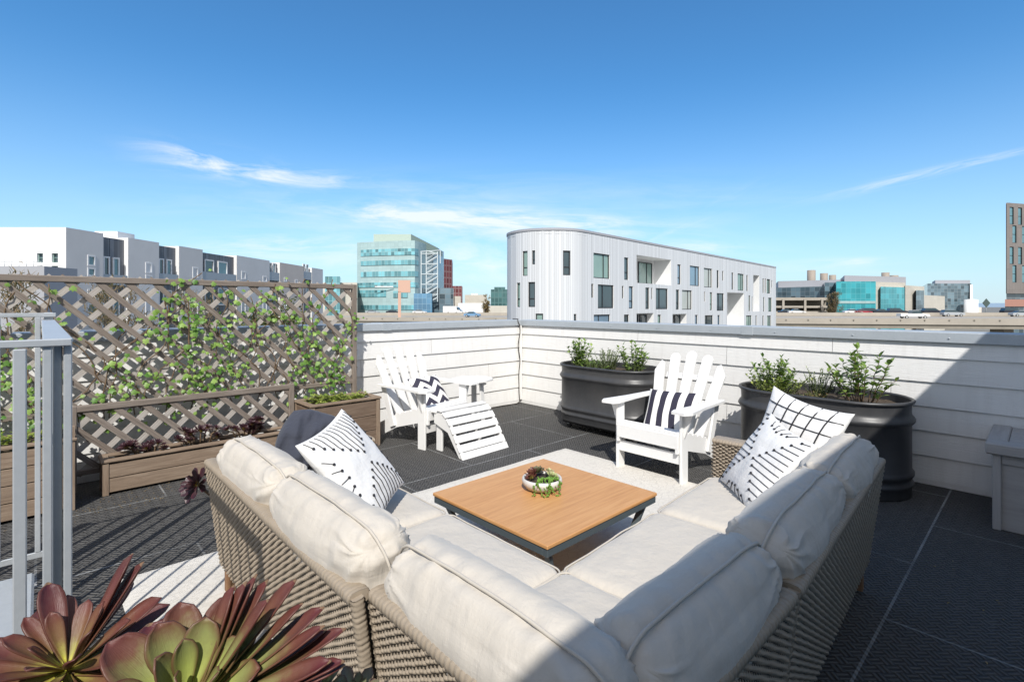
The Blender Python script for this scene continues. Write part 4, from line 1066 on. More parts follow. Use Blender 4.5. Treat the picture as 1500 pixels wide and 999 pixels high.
def base(t, x0, x1, y0, y1):
    mb = MB(); mb.lohi((x0 + .01, y0 + .01, ZB), (x1 - .01, y1 - .012, .285)); f = obj('base_frame', mb, M['wicker_dark'], t)
    mb = MB(); weave(mb, (x1, y1, ZB), (-1, 0, 0), (0, 0, 1), (0, 1, 0), x1 - x0, .14); weave(mb, (x1, y0, ZB), (0, 1, 0), (0, 0, 1), (1, 0, 0), y1 - y0, .14); weave(mb, (x0, y1, ZB), (0, -1, 0), (0, 0, 1), (-1, 0, 0), y1 - y0, .14)
    obj('wicker_weave', mb, M['wicker'], f)
def arm(t, x, sgn, D, zt=.60):
    """arm slab across the seat end at local x; outer face towards sgn"""
    mb = MB(); mb.lohi((min(x, x - sgn * .09) + .006, .09, ZB), (max(x, x - sgn * .09) - .006, D - .01, zt - .01)); a = obj('armrest', mb, M['wicker_dark'], t)
    mb = MB(); o = V((x, 0, ZB))
    if sgn < 0:
        weave(mb, (x, D, ZB), (0, -1, 0), (0, 0, 1), (-1, 0, 0), D - .08, zt - ZB); weave(mb, (x + .09, .08, ZB), (0, 1, 0), (0, 0, 1), (1, 0, 0), D - .08, zt - ZB); weave(mb, (x + .09, D, ZB), (-1, 0, 0), (0, 0, 1), (0, 1, 0), .09, zt - ZB)
    else:
        weave(mb, (x, .08, ZB), (0, 1, 0), (0, 0, 1), (1, 0, 0), D - .08, zt - ZB); weave(mb, (x - .09, D, ZB), (0, -1, 0), (0, 0, 1), (-1, 0, 0), D - .08, zt - ZB); weave(mb, (x, D, ZB), (-1, 0, 0), (0, 0, 1), (0, 1, 0), .09, zt - ZB)
    obj('wicker_weave', mb, M['wicker'], a)
    mb = MB(); xm = x - sgn * .045; wrapped(mb, [(xm, .03, zt), (xm, D + .002, zt)], .105, .03); obj('braided_rim', mb, M['wicker'], a)
GS = 'sections of the wicker corner sofa'
# left section: local x runs from the far arm towards the camera
SD = .80
t = thing('sofa_section', 'left wicker sofa section along the trellis side with two back cushions', 'sofa', (.555, 2.66, 0), R_(-90), GS)
LL = 1.49
wicker_back(t, (LL, 0, 0), (0, 0, 0), (0, -1, 0)); base(t, 0, LL, .11, SD); arm(t, 0, -1, SD); legs(t, [(.03, .095), (LL - .05, .095), (.03, SD - .06), (LL - .05, SD - .06)])
seat_cushion(t, .095, .78, .07, SD + .01, seed=1); seat_cushion(t, .785, LL - .01, .07, SD + .01, seed=2)
back_cushion(t, (.10, .045, 0), (.80, .045, 0), (0, 1, 0), seed=3, zhi=.75, lean=13); back_cushion(t, (.79, .045, 0), (LL - .0, .045, 0), (0, 1, 0), seed=4, zhi=.755, lean=13)
# right section
t = thing('sofa_section', 'right wicker sofa section under the larger tank with its back in shadow', 'sofa', (1.395, .425, 0), R_(3.6), GS)
wicker_back(t, (0, 0, 0), (1.47, 0, 0), (0, -1, 0)); base(t, 0, 1.47, .11, .76); arm(t, 1.47, 1, .76); legs(t, [(.05, .095), (1.43, .095), (.05, .70), (1.43, .70)])
seat_cushion(t, .01, .72, .07, .77, seed=5); seat_cushion(t, .725, 1.375, .07, .77, seed=6)
back_cushion(t, (-.0, .045, 0), (.735, .045, 0), (0, 1, 0), seed=7, zhi=.75, lean=13); back_cushion(t, (.725, .045, 0), (1.44, .045, 0), (0, 1, 0), seed=8, zhi=.745, lean=13)
# corner section
CX, CY = .60, .425
t = thing('sofa_section', 'corner wicker sofa section nearest the camera with two back cushions', 'sofa', (CX, CY, 0), 0, GS)
wicker_back(t, (0, 0, 0), (.765, 0, 0), (0, -1, 0), ra=RAKE); wicker_back(t, (0, .735, 0), (0, .0, 0), (-1, 0, 0), rb=RAKE); base(t, .11, .765, .11, .745); legs(t, [(.10, .10), (.72, .10), (.10, .69), (.70, .69)])
seat_cushion(t, .07, .775, .07, .76, seed=9)
back_cushion(t, (.045, .735, 0), (.045, .06, 0), (1, 0, 0), seed=10, zhi=.742, lean=14)
back_cushion(t, (.155, .045, 0), (.775, .045, 0), (0, 1, 0), seed=11, zhi=.748, lean=13)
# ================================================================== THROW PILLOWS
def pillow_fn(S, T, conc=.09, seed=0, wr=.006):
    def f(u, v, sd):
        x = u * S * (1 - conc * (1 - v * v)); y = v * S * (1 - conc * (1 - u * u))
        k = max(0, (1 - u * u) * (1 - v * v)); z = T * k ** .42
        p = V((x, y, 0)); w = wr * noise.noise(p * 11 + V((seed, sd, 0))) + wr * .6 * noise.noise(V((x * 30, y * 9, seed + sd)))
        return V((x, y, sd * (z + w * (k ** .3)) ))
    return f
def pillow(name, label, M4, S, T, mat, seed=0, conc=.09, wr=.006, n=26, group=None, aspect=1.0):
    f0 = pillow_fn(S, T, conc, seed, wr)
    f = lambda u, v, s: (lambda q: V((q.x, q.y * aspect, q.z)))(f0(u, v, s))
    o = M4.translation.copy(); t = thing(name, label, 'pillow', o, 0, group); L = M4.copy(); L.translation = (0, 0, 0)
    mb = MB()
    for sd in (1, -1):
        ids = {}
        for i in range(n + 1):
            for j in range(n + 1):
                ss = lambda q: math.sin(q * math.pi / 2)
                u = ss(2 * i / n - 1); v = ss(2 * j / n - 1); ids[i, j] = (mb.add([L @ f(u, v, sd)]), ((u + 1) / 2, (v + 1) / 2))
        for i in range(n):
            for j in range(n):
                q = [ids[i, j], ids[i + 1, j], ids[i + 1, j + 1], ids[i, j + 1]]
                if sd < 0: q = q[::-1]
                mb.face([a for a, _ in q], [b for _, b in q], 0, True)
    body = obj('pillow_cover', mb, mat, t)
    return t, body, (lambda u, v, s=1, lift=.0015: L @ (f(u, v, s) + V((0, 0, s * lift))))
def tufts(parent, P, lines, r=.0022, dot=.0065):
    mb = MB(); db = mb
    for (u0, v0, u1, v1, d0, d1) in lines:
        n = 10; pts = [P(u0 + (u1 - u0) * k / n, v0 + (v1 - v0) * k / n) for k in range(n + 1)]
        mb.tube(pts, r, 5, flat=.8)
        if d0: db.ball(pts[0], dot, 6)
        if d1: db.ball(pts[-1], dot, 6)
    obj('stitched_pattern', mb, M['black_thread'], parent)
def pattern():
    L = []
    for k in range(13):
        v = -.88 + 1.76 * k / 12; e = abs(v) * .74 + .13
        if e < .9: L.append((-.95, v - .03, -e, v, 0, 1)); L.append((.95, v + .03, e, v, 0, 1))
    for k in range(5):
        v = -.5 + k * .25; L.append((v, .97, v * .7, .80 + .1 * abs(v), 0, 1)); L.append((v, -.97, v * .7, -.80 - .1 * abs(v), 0, 1))
    return L
PM = frame_matrix
t, body, P = pillow('throw_pillow', 'white pillow with black stitched dashes and knots on the left sofa', PM((1.00, 2.06, .65), (.214, -.171, -.336), (.333, .321, .043)), .235, .07, M['white_cloth'], 1)
tufts(body, P, pattern())
t, body, P = pillow('throw_pillow', 'white pillow with black stitched dashes and knots on the right sofa', PM((2.54, .93, .585), (-.314, -.298, -.045), (.132, -.19, .334)), .222, .075, M['white_cloth'], 2)
tufts(body, P, pattern())
t, body, P = pillow('throw_pillow', 'white pillow with thin black windowpane lines behind the stitched one', PM((2.84, .895, .655), (-.171, -.411, -.064), (.133, -.125, .427)), .232, .07, M['white_cloth'], 3, .13)
lines = [(x, -.98, x + .06, .98, 0, 0) for x in (-.66, -.33, 0, .33, .66)] + [(-.98, y, .98, y + .05, 0, 0) for y in (-.66, -.33, 0, .33, .66)]
tufts(body, P, lines, .0038)
pillow('throw_pillow', 'dark blue linen pillow slumped behind the stitched pillow on the left sofa', PM((.93, 2.38, .70), (.80, -.30, -.35), (.35, .35, .8)), .125, .11, M['navy'], 4, -.20, .06, 44)
pillow('throw_pillow', 'navy and white zigzag pillow on the chair with the footrest', PM((2.915, 4.33, .455), (.97, .17, 0), (-.10, .62, .78)), .20, .065, M['chevron'], 5, .07, group=None)
pillow('throw_pillow', 'navy and white vertically striped pillow on the chair by the tanks', PM((3.80, 2.13, .47), (.04, -1.0, .03), (.45, .0, .89)), .225, .07, M['stripes'], 6, .06, aspect=.82)
# ================================================================== CITY BEHIND
random.seed(77)
GZ = -12.0
mb = MB(); b = mb.add([(-9000, -9000, GZ), (9000, -9000, GZ), (9000, 9000, GZ), (-9000, 9000, GZ)]); mb.face((b, b + 1, b + 2, b + 3)); structure('ground', mb, M['ground'])
mb = MB(); n = 80; rings = [[], []]
for k in range(n + 1):
    a = YAW + R_(-25 + 85 * k / n); d = 6500
    h = 20 + 75 * max(0, noise.noise(V((k * .12, 3, 0))) + .35) + 14 * noise.noise(V((k * .6, 1, 0)))
    rings[0].append((math.sin(a) * d, math.cos(a) * d, GZ)); rings[1].append((math.sin(a) * (d + 500), math.cos(a) * (d + 500), h * .62))
mb.loops(rings, close=False); structure('hills', mb, M['hills'])
# ---- facade with real window openings. path(s) -> (point2d, outward normal2d)
def facade(t, path, s0, s1, z0, z1, holes, mat, mat_rev, step=None, name='wall'):
    mb = MB(); S = {s0, s1}; Z = {z0, z1}
    for h in holes: S |= {max(s0, h[0]), min(s1, h[1])}; Z |= {max(z0, h[2]), min(z1, h[3])}
    if step:
        k = s0
        while k < s1: S.add(k); k += step
    S = sorted(S); Z = sorted(Z)
    def P(s, z, d=0): p, nn = path(s); return V((p[0] - nn[0] * d, p[1] - nn[1] * d, z))
    for a, b in zip(S[:-1], S[1:]):
        if b - a < 1e-4: continue
        for c, e in zip(Z[:-1], Z[1:]):
            sm, zm = (a + b) / 2, (c + e) / 2
            if any(h[0] < sm < h[1] and h[2] < zm < h[3] for h in holes): continue
            i = mb.add([P(a, c), P(b, c), P(b, e), P(a, e)]); mb.face((i, i + 1, i + 2, i + 3), [(a, c), (b, c), (b, e), (a, e)])
    for h in holes:
        a, b, c, e = h[:4]; dp = h[4]
        for (p, q) in (((a, c), (a, e)), ((a, e), (b, e)), ((b, e), (b, c)), ((b, c), (a, c))):
            i = mb.add([P(*p), P(*q), P(*q, dp), P(*p, dp)]); mb.face((i, i + 1, i + 2, i + 3), [p, q, q, p], 1)
        if len(h) > 5 and h[5]:
            i = mb.add([P(a, c, dp), P(b, c, dp), P(b, e, dp), P(a, e, dp)]); mb.face((i, i + 1, i + 2, i + 3), None, 1)
    return obj(name, mb, [mat, mat_rev], t)
def window(t, path, a, b, c, e, d, fw, mat_f, mat_p, split=None, name='window', hsplit=None):
    def P(s, z, dd): p, nn = path(s); return V((p[0] - nn[0] * dd, p[1] - nn[1] * dd, z))
    mb = MB()
    def fr(a2, b2, c2, e2, dd=0):
        q = [P(a2, c2, d - .05 + dd), P(b2, c2, d - .05 + dd), P(b2, e2, d - .05 + dd), P(a2, e2, d - .05 + dd)]; r = [P(a2, c2, d + .04), P(b2, c2, d + .04), P(b2, e2, d + .04), P(a2, e2, d + .04)]
        i = mb.add(q + r); mb.face((i, i + 1, i + 2, i + 3)); 
        for k in range(4): k2 = (k + 1) % 4; mb.face((i + k, i + 4 + k, i + 4 + k2, i + k2))
    fr(a, a + fw, c, e); fr(b - fw, b, c, e); fr(a + fw, b - fw, c, c + fw); fr(a + fw, b - fw, e - fw, e)
    if split is not None: x = a + (b - a) * split; fr(x - fw * .4, x + fw * .4, c + fw, e - fw, .004)
    if hsplit is not None: z = c + (e - c) * hsplit; fr(a + fw, b - fw, z - fw * .4, z + fw * .4, .008)
    w = obj(name, mb, mat_f, t); mb = MB()
    i = mb.add([P(a + .01, c + .01, d + .02), P(b - .01, c + .01, d + .02), P(b - .01, e - .01, d + .02), P(a + .01, e - .01, d + .02)]); mb.face((i, i + 1, i + 2, i + 3), [(a, c), (b, c), (b, e), (a, e)])
    obj('pane', mb, mat_p, w); return w
# ---- the curved white building
t = thing('curved_apartment_building', 'pale grey apartment building with rounded corner and scattered dark windows', 'building', (0, 0, 0))
CR = 4.3; C0 = V((37.7, 30.0 + CR)); EX = V((99.0, 34.2)); DV = (EX - V((37.7, 30.0))); FL = DV.length; DV = DV.normalized(); NV = V((DV.y, -DV.x))
C0 = V((37.7, 30.0)) - NV * CR; ARC = math.pi * CR
def cpath(s):
    if s >= 0: p = V((37.7, 30.0)) + DV * s; return (p.x, p.y), (NV.x, NV.y)
    a = min(-s / CR, math.pi); nn = NV * math.cos(a) - DV * math.sin(a); p = C0 + nn * CR; return (p.x, p.y), (nn.x, nn.y)
def hit(px):
    k = (px - 750) / FOC; dr = V((FX + FY * k, FY - FX * k))
    best = None
    for i in range(-1330, 6200):
        s = i * .01; p, nn = cpath(s); 
        if nn[0] * dr.x + nn[1] * dr.y > -0.02: continue
        lat = p[0] * FY - p[1] * FX; d = p[0] * FX + p[1] * FY; e = abs(750 + FOC * lat / d - px)
        if best is None or e < best[0]: best = (e, s, d)
    return best[1], best[2]
_hc = {}
def hz(zx):
    px = 740 + zx / 3.6585
    if zx not in _hc: _hc[zx] = hit(px)
    return _hc[zx]
ROOF = 1.35 + 110 * 46.6 / FOC
def rect(x0, y0, x1, y1):
    (sa, da), (sb, db) = hz(x0), hz(x1); py0, py1 = 320 + y0 / 3.6585, 320 + y1 / 3.6585; d = (da + db) / 2
    return sa, sb, EYE - (py1 - HY) / FOC * d, EYE - (py0 - HY) / FOC * d
row1 = [(93, 175, 120, 308), (144, 172, 160, 247), (310, 173, 350, 305), (473, 190, 560, 322), (638, 210, 661, 330), (923, 247, 941, 354), (990, 256, 1041, 362), (1065, 268, 1109, 370), (1134, 278, 1145, 373), (1163, 282, 1170, 334), (1213, 291, 1223, 382), (1246, 297, 1279, 387), (1293, 304, 1301, 390), (1380, 322, 1387, 400), (1392, 322, 1398, 400), (1402, 326, 1421, 403), (1427, 332, 1432, 372)]
row2 = [(62, 345, 80, 475), (123, 341, 160, 475), (462, 351, 473, 425), (497, 356, 582, 482), (626, 362, 635, 429), (663, 364, 686, 483), (752, 371, 773, 486), (783, 372, 790, 434), (808, 375, 872, 487), (915, 382, 933, 489), (948, 385, 1001, 489), (1066, 393, 1072, 446), (1097, 396, 1110, 492), (1134, 401, 1172, 495), (1304, 413, 1314, 497), (1322, 420, 1327, 497), (1383, 422, 1390, 500), (1410, 425, 1429, 500)]
row3 = [(163, 510, 203, 640), (368, 512, 382, 640), (475, 515, 562, 640), (637, 515, 664, 635), (817, 516, 835, 625), (1017, 517, 1032, 620), (1070, 519, 1114, 620), (1138, 518, 1151, 615), (1291, 520, 1321, 605), (1342, 520, 1349, 605), (1379, 521, 1386, 603), (1404, 521, 1425, 603)]
rec = [(704, 210, 889, 352, 2.2), (1190, 398, 1280, 600, 3.0), (1330, 305, 1362, 498, 3.0), (704, 508, 795, 625, .8), (897, 512, 972, 620, .8)]
holes = []; wins = []
for r in row1 + row2 + row3:
    a, b, c, e = rect(*r)
    if c < -7: c = -7
    holes.append((a, b, c, e, .16)); wins.append((a, b, c, e))
for r in rec:
    a, b, c, e = rect(*r[:4]); holes.append((a, b, c, e, r[4], True))
facade(t, cpath, -ARC, FL, GZ, ROOF, holes, M['facade_white'], M['stucco_white'], 1.0)
for i, (a, b, c, e) in enumerate(wins):
    wide = (b - a) > 1.3; rnd = random.random()
    window(t, cpath, a, b, c, e, .14, .09 if (b - a) > .6 else .06, M['dark_frame'], (M['pane_green'] if rnd > .62 else M['pane_blind'] if rnd > .56 else M['pane_sky'] if rnd > .36 else M['pane']), split=(.66 if rnd > .5 else .34) if wide else None, hsplit=None if wide else .34)
def inner(r, dp, parts, fm=None):
    for (x0, y0, x1, y1) in parts:
        a, b, c, e = rect(x0, y0, x1, y1); window(t, cpath, a, b, c, e, dp - .07, .1, M['dark_frame'], M['pane_green'] if y0 < 500 else M['pane'], name='balcony_door')
ra = rect(704, 210, 889, 352); 
w_ = ra[1] - ra[0]
window(t, cpath, ra[0] + w_ * .06, ra[0] + w_ * .40, ra[2] + .1, ra[3] - .35, 2.1, .1, M['dark_frame'], M['pane_green'], name='balcony_door'); window(t, cpath, ra[0] + w_ * .50, ra[0] + w_ * .9, ra[2] + .1, ra[3] - .35, 2.1, .1, M['dark_frame'], M['pane_green'], split=.6, name='balcony_door')
for r in rec[1:]:
    a, b, c, e = rect(*r[:4]); dp = r[4]; w_ = b - a
    if r[0] == 1190:
        for (c2, e2) in ((e - 2.75, e - .25), (e - 5.7, e - 3.2)): window(t, cpath, a + w_ * .3, a + w_ * .8, c2, e2, dp - .08, .1, M['dark_frame'], M['pane_green'], split=.5, name='balcony_door')
    elif dp < 1: window(t, cpath, a + .1, a + w_ * .42, c + .05, e - .15, dp - .08, .1, M['dark_frame'], M['pane'], name='balcony_door'); window(t, cpath, a + w_ * .5, b - .3, c + .05, e - .15, dp - .08, .1, M['dark_frame'], M['pane'], name='balcony_door')
    else: window(t, cpath, a + w_ * .15, a + w_ * .8, c + .1, c + 2.4, dp - .08, .1, M['dark_frame'], M['pane_green'], name='balcony_door'); window(t, cpath, a + w_ * .15, a + w_ * .8, c + 3.0, c + 5.2, dp - .08, .1, M['dark_frame'], M['pane_green'], name='balcony_door')
mb = MB(); o1, o2 = [], []; i1, i2 = [], []
ks = [-ARC + ARC * k / 40 for k in range(40)] + [0, FL]
for s in ks:
    p, nn = cpath(s)
    for L_, z, d in ((o1, ROOF, .06), (o2, ROOF + .22, .06), (i1, ROOF + .22, -.3), (i2, ROOF - .02, -.3)): L_.append((p[0] + nn[0] * d, p[1] + nn[1] * d, z))
mb.loops([o1, o2, i1, i2], close=False, sm=False); obj('coping', mb, M['grey_roof'], t)
mb = MB(); pl = [V((*cpath(s)[0], ROOF - .3)) for s in ks]; e = cpath(FL)[0]; nb_ = len(pl)
b = mb.add(pl + [V((e[0] - NV.x * 2 * CR, e[1] - NV.y * 2 * CR, ROOF - .3))]); mb.face(list(range(b, b + nb_ + 1)))
q0 = V((*cpath(-ARC)[0], 0)); q1 = V((e[0] - NV.x * 2 * CR, e[1] - NV.y * 2 * CR, 0)); q2 = V((*e, 0))
for p, q in ((q1, q0), (q2, q1)):
    i = mb.add([(p.x, p.y, GZ), (q.x, q.y, GZ), (q.x, q.y, ROOF), (p.x, p.y, ROOF)]); mb.face((i, i + 1, i + 2, i + 3))
obj('roof', mb, M['facade_white'], t)
# ---- generic straight path in (lat,d) plan
def lpath(A, B, flip=1):
    a = W(*A); b = W(*B); d = (b - a); L = d.length; d.normalize(); nn = V((d.y, -d.x, 0)) * flip
    return (lambda s: ((a.x + d.x * s, a.y + d.y * s), (nn.x, nn.y))), L
def plan_block(name, t, plan, z0, z1, mat, roofmat=None):
    """extruded plan given as (lat,d) points"""
    mb = MB(); P = [W(*p) for p in plan]; n = len(P); s = 0
    for k in range(n):
        p, q = P[k], P[(k + 1) % n]; L = (q - p).length
        i = mb.add([(p.x, p.y, z0), (q.x, q.y, z0), (q.x, q.y, z1), (p.x, p.y, z1)]); mb.face((i, i + 1, i + 2, i + 3), [(s, z0), (s + L, z0), (s + L, z1), (s, z1)]); s += L
    i = mb.add([(p.x, p.y, z1) for p in P]); mb.face(list(range(i, i + n)), None, 1 if roofmat else 0)
    return obj(name, mb, [mat, roofmat] if roofmat else [mat], t)
# ---- left terrace: white block, then stepped grey blocks
def zof(py, d): return EYE - (py - HY) / FOC * d
LA, LB = (-32.8, 37.0), (-29.9, 82.0)
def dl(px): return rayline(px, LA, LB)
ROOFL = zof(333.5, 37)
t = thing('white_apartment_block', 'flat white stucco apartment block at the far left', 'building', W(-32.8, 37, GZ))
t.location = (0, 0, 0)
pA, LL_ = lpath((-52, 36.9), (-32.8, 36.9)); PXW = lambda px: (px - 750) / FOC * 36.9 + 52
hs = []
for (x0, x1, y0, y1) in ((54, 63, 371, 385), (75.5, 85, 371, 385), (54, 63, 389.5, 404), (75.5, 85, 389.5, 404), (54, 63, 429, 443), (75.5, 85, 429, 443), (54, 63, 447, 461), (75.5, 85, 447, 461)):
    hs.append((PXW(x0), PXW(x1), zof(y1, 36.9), zof(y0, 36.9), .2))
facade(t, pA, 0, LL_, GZ, ROOFL, hs, M['stucco_white'], M['white_trim'])
for h in hs: window(t, pA, h[0], h[1], h[2], h[3], .18, .05, M['pane_green'], M['pane'], hsplit=.5)
d1, t1 = dl(151.5); latl = lambda d: -32.8 + (d - 37) / 45 * 2.9
pB, LB_ = lpath((-32.8, 36.9), (latl(d1), d1)); hs = []
def wside(px0, px1, py0, py1, path, dd0, L):
    a, b = dl(px0)[0], dl(px1)[0]; d = (a + b) / 2; return ((a - dd0), (b - dd0), zof(py1, d), zof(py0, d), .08)
for (y0, y1) in ((374, 390), (392, 405), (424, 440), (444, 473)): hs.append(wside(128, 140, y0, y1, pB, 36.9, LB_))
facade(t, pB, 0, LB_, GZ, ROOFL, hs, M['stucco_grey'], M['white_trim'], name='side_wall')
for h in hs: window(t, pB, *h[:4], .02, .12, M['white_trim'], M['pane_teal'])
plan_block('roof', t, [(-52, 36.92), (-32.82, 36.92), (latl(d1) - .02, d1), (-52, d1)], ROOFL - .5, ROOFL - .02, M['stucco_white'])
mb = MB(); p = W(-36.5, 44); 
plan_block('roof_box', t, [(-36.6, 44), (-34.6, 44), (-34.6, 46), (-36.6, 46)], ROOFL - .3, zof(339, 44), M['stucco_white'])
segs = [(188, 233, 'stucco_grey2', 'first light grey stucco block right of the white apartment building', ((213, 223, 384, 400), (213, 223, 402, 412), (213, 223, 436, 470))),
        (262.5, 297, 'stucco_grey', 'second grey stucco block in the stepped terrace', ((282, 290.5, 391, 407), (282, 290.5, 432, 462))),
        (347, 395, 'stucco_grey2', 'wide light grey stucco block in the middle of the stepped terrace', ((353.5, 360, 399.5, 411), (385, 391, 403, 412), (353.5, 360, 434, 458), (385, 391, 436, 458))),
        (410, 445, 'stucco_tan', 'tan stucco block toward the far end of the stepped terrace', ((416, 420, 407.5, 414), (432, 436, 409, 416), (416, 420, 436, 455))),
        (457, 473, 'stucco_grey2', 'narrow pale block ending the stepped terrace', ())]
prev = d1; i = 0
for (p0, p1, mt, lab, ws) in segs:
    a, b = dl(p0)[0], dl(p1)[0]; r = .22
    t = thing('terrace_block', lab, 'building', (0, 0, 0), 0, 'stepped terrace blocks beyond the trellis')
    top = ROOFL
    pB, L = lpath((latl(a), a), (latl(b), b)); hs = [((dl(x0)[0] - a), (dl(x1)[0] - a), zof(y1, (a + b) / 2), zof(y0, (a + b) / 2), .08) for x0, x1, y0, y1 in ws]
    facade(t, pB, 0, L, GZ, top, hs, M[mt], M['white_trim'])
    for h in hs: window(t, pB, *h[:4], .02, .13, M['white_trim'], M['pane_teal'], split=None)
    plan_block('end_wall', t, [(latl(a) - 9, a - .01), (latl(a) - .01, a - .01), (latl(b) - .01, b), (latl(b) - 9, b)], GZ, top - .02, M['stucco_white' if i == 0 else 'stucco_grey2'], M['stucco_grey'])
    # recessed dark metal bay before this block
    pm = plan_block('metal_bay', t, [(latl(prev) - 8, prev + .02), (latl(prev) - r * 1.6, prev + .02), (latl(a) - r * 1.6, a - .03), (latl(a) - 8, a - .03)], GZ, top - .22, M['facade_dark'])
    pc, Lc = lpath((latl(prev) - r * 1.6 + .05, prev + .02), (latl(a) - r * 1.6 + .05, a - .03))
    for z in (zof(400, (prev + a) / 2) - .6, zof(400, (prev + a) / 2) - 3.5):
        window(t, pc, Lc * .12, Lc * .38, z, z + 1.9, .0, .12, M['white_trim'], M['pane']); window(t, pc, Lc * .5, Lc * .78, z, z + 1.9, .0, .12, M['white_trim'], M['pane_teal'])
    mb_ = plan_block('balcony', t, [(latl(prev) - .85, prev + .05), (latl(prev) - .05, prev + .05), (latl(a) - .05, a - .05), (latl(a) - .85, a - .05)], zof(400, (prev + a) / 2) - 1.0, zof(393, (prev + a) / 2) - .55, M['galv'])
    prev = b; i += 1
t = thing('low_roof_building', 'low dark roofed building with thin roof rail in front of the white block', 'building', (0, 0, 0))
plan_block('wall', t, [(-52, 34), (-23.5 - 8.2, 34), (-31.7, 36.6), (-52, 36.6)], GZ, zof(390, 34), M['grey_roof'])
mb = MB()
for k in range(9): p = W(-36 + k * .5 - .1, 34.2); mb.tube([(p.x, p.y, zof(390, 34)), (p.x, p.y, zof(383, 34))], .02, 5)
mb.tube([W(-36.1, 34.2, zof(383, 34)), W(-32.1, 34.2, zof(383, 34))], .02, 5); obj('roof_rail', mb, M['rail'], t)
# ---- distant buildings made of plan blocks
def blk(name, t, px0, px1, py0, d, dep, mat, roof=None, py1=None, skew=0.0):
    la, lb = (px0 - 750) / FOC * d, (px1 - 750) / FOC * (d + skew)
    return plan_block(name, t, [(la, d), (lb, d + skew), (lb * (1 + dep / d * .9), d + dep + skew), (la * (1 + dep / d * .9), d + dep)], GZ if py1 is None else zof(py1, d), zof(py0, d), M[mat], M[roof] if roof else None)
def distant(name, label, cat='building', group=None): return thing(name, label, cat, (0, 0, 0), 0, group)
# teal office with curved front
t = distant('teal_office_building', 'curved teal office block with ribbon windows and a white outside stair')
D0 = 188.0; L0, L1 = (523 - 750) / FOC * D0, (650 - 750) / FOC * 200
arc = []
for k in range(25):
    f = k / 24; px = 523 + (650 - 523) * f; bulge = -6.5 * math.sin(f ** .9 * math.pi * .62) + 22 * max(0, f - .66) ** 1.3 * 7
    d = D0 + bulge; arc.append(((px - 750) / FOC * d, d))
def arcblock(nm, k0, k1, z0, z1, mat, off=0.0, back=30, smooth=False):
    pts = [(l * (d - off) / d, d - off) for l, d in arc[k0:k1 + 1]]
    return plan_block(nm, t, pts + [(pts[-1][0] * 1.1, D0 + back), (pts[0][0] * 1.1, D0 + back)] if off == 0 else pts + [(l, d + .3) for l, d in arc[k0:k1 + 1]][::-1], z0, z1, M[mat], M['grey_roof'])
arcblock('wall', 0, 24, GZ, zof(353.5, 184), 'teal_panel')
for (a, b) in ((365, 374.5), (381.5, 388.5), (397.8, 405.5), (414, 421)): arcblock('ribbon_window', 0 if a > 410 else 1, 17, zof(b, 184), zof(a, 184), 'teal_ribbon', .25)
arcblock('ribbon_window', 0, 8, zof(435, 184), zof(425, 184), 'teal_ribbon', .25); arcblock('ribbon_window', 1, 16, zof(454, 184), zof(447, 184), 'teal_ribbon', .25); arcblock('ribbon_window', 10, 14, zof(436, 184), zof(427, 184), 'teal_ribbon', .25)
arcblock('glass_bay', 21, 24, GZ, zof(356, 186), 'blue_glass', .5)
blk('glass_wing', t, 606, 633, 430, 178, 8, 'blue_glass'); blk('lower_wing', t, 596, 664, 422, 184, 14, 'dark_glass')
# penthouse with slanted screen
mb = MB(); P0 = [at(547, 343, 196), at(602, 343, 190), at(641, 363, 196), at(641, 372, 196), at(602, 372, 190), at(547, 372, 196)]
i = mb.add(P0 + [p + W(0, 14) for p in P0]); mb.face((i + 5, i + 4, i + 1, i)); mb.face((i + 4, i + 3, i + 2, i + 1), None, 1); mb.face((i, i + 1, i + 7, i + 6)); mb.face((i + 1, i + 2, i + 8, i + 7)); mb.face((i + 2, i + 3, i + 9, i + 8))
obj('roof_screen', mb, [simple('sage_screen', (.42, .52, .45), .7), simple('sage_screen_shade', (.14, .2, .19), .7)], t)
mb = MB(); dS = 181
def sbar(x0, y0, x1, y1, r=.20, dd=0): mb.tube([at(x0, y0, dS + dd), at(x1, y1, dS + dd)], r, 4, sm=False)
for x in (617, 624.5, 641): sbar(x, 369, x, 442, .22)
sbar(616, 369, 645, 367); sbar(645, 367, 645, 386)
for k in range(5):
    y = 372 + k * 15; sbar(624, y + 14, 641, y + 4, .30); sbar(624, y + 8, 641, y - 2, .14); sbar(617, y, 641, y, .22)
for k in range(9): sbar(626 + k * 1.8, 372, 626 + k * 1.8, 440, .08, .8)
sbar(640, 372, 624, 367.5)
obj('outside_stair', mb, simple('pale_steel', (.50, .56, .58), .6), t)
mb = MB(); p = [at(549, 420.7, 182), at(576, 420.7, 182), at(576, 419.3, 182), at(549, 419.3, 182)]; i = mb.add(p); mb.face((i, i + 1, i + 2, i + 3)); obj('sign_strip', mb, M['white_trim'], t)
t = distant('billboard', 'salmon pink blank billboard box on a single pole beside the freeway')
blk('pole', t, 583, 587.3, 427, 128, .7, 'salmon'); blk('panel', t, 583.2, 601, 410.5, 128, 2.5, 'salmon', None, 428.5)
t = distant('red_tower', 'dark red checkered tower behind the teal office'); blk('wall', t, 650, 662.5, 379, 260, 25, 'red_brick', 'grey_roof', skew=6)
t = distant('red_building', 'small brick red building beyond the freeway'); blk('wall', t, 662, 677, 419, 330, 25, 'red_brick', 'grey_roof')
t = distant('pale_building', 'small pale windowed building below the red one'); blk('wall', t, 663, 675, 434, 280, 20, 'cream', 'stucco_white')
t = distant('white_warehouse', 'plain white low warehouse beyond the freeway'); blk('wall', t, 671, 707.5, 444, 240, 25, 'stucco_white', 'stucco_white')
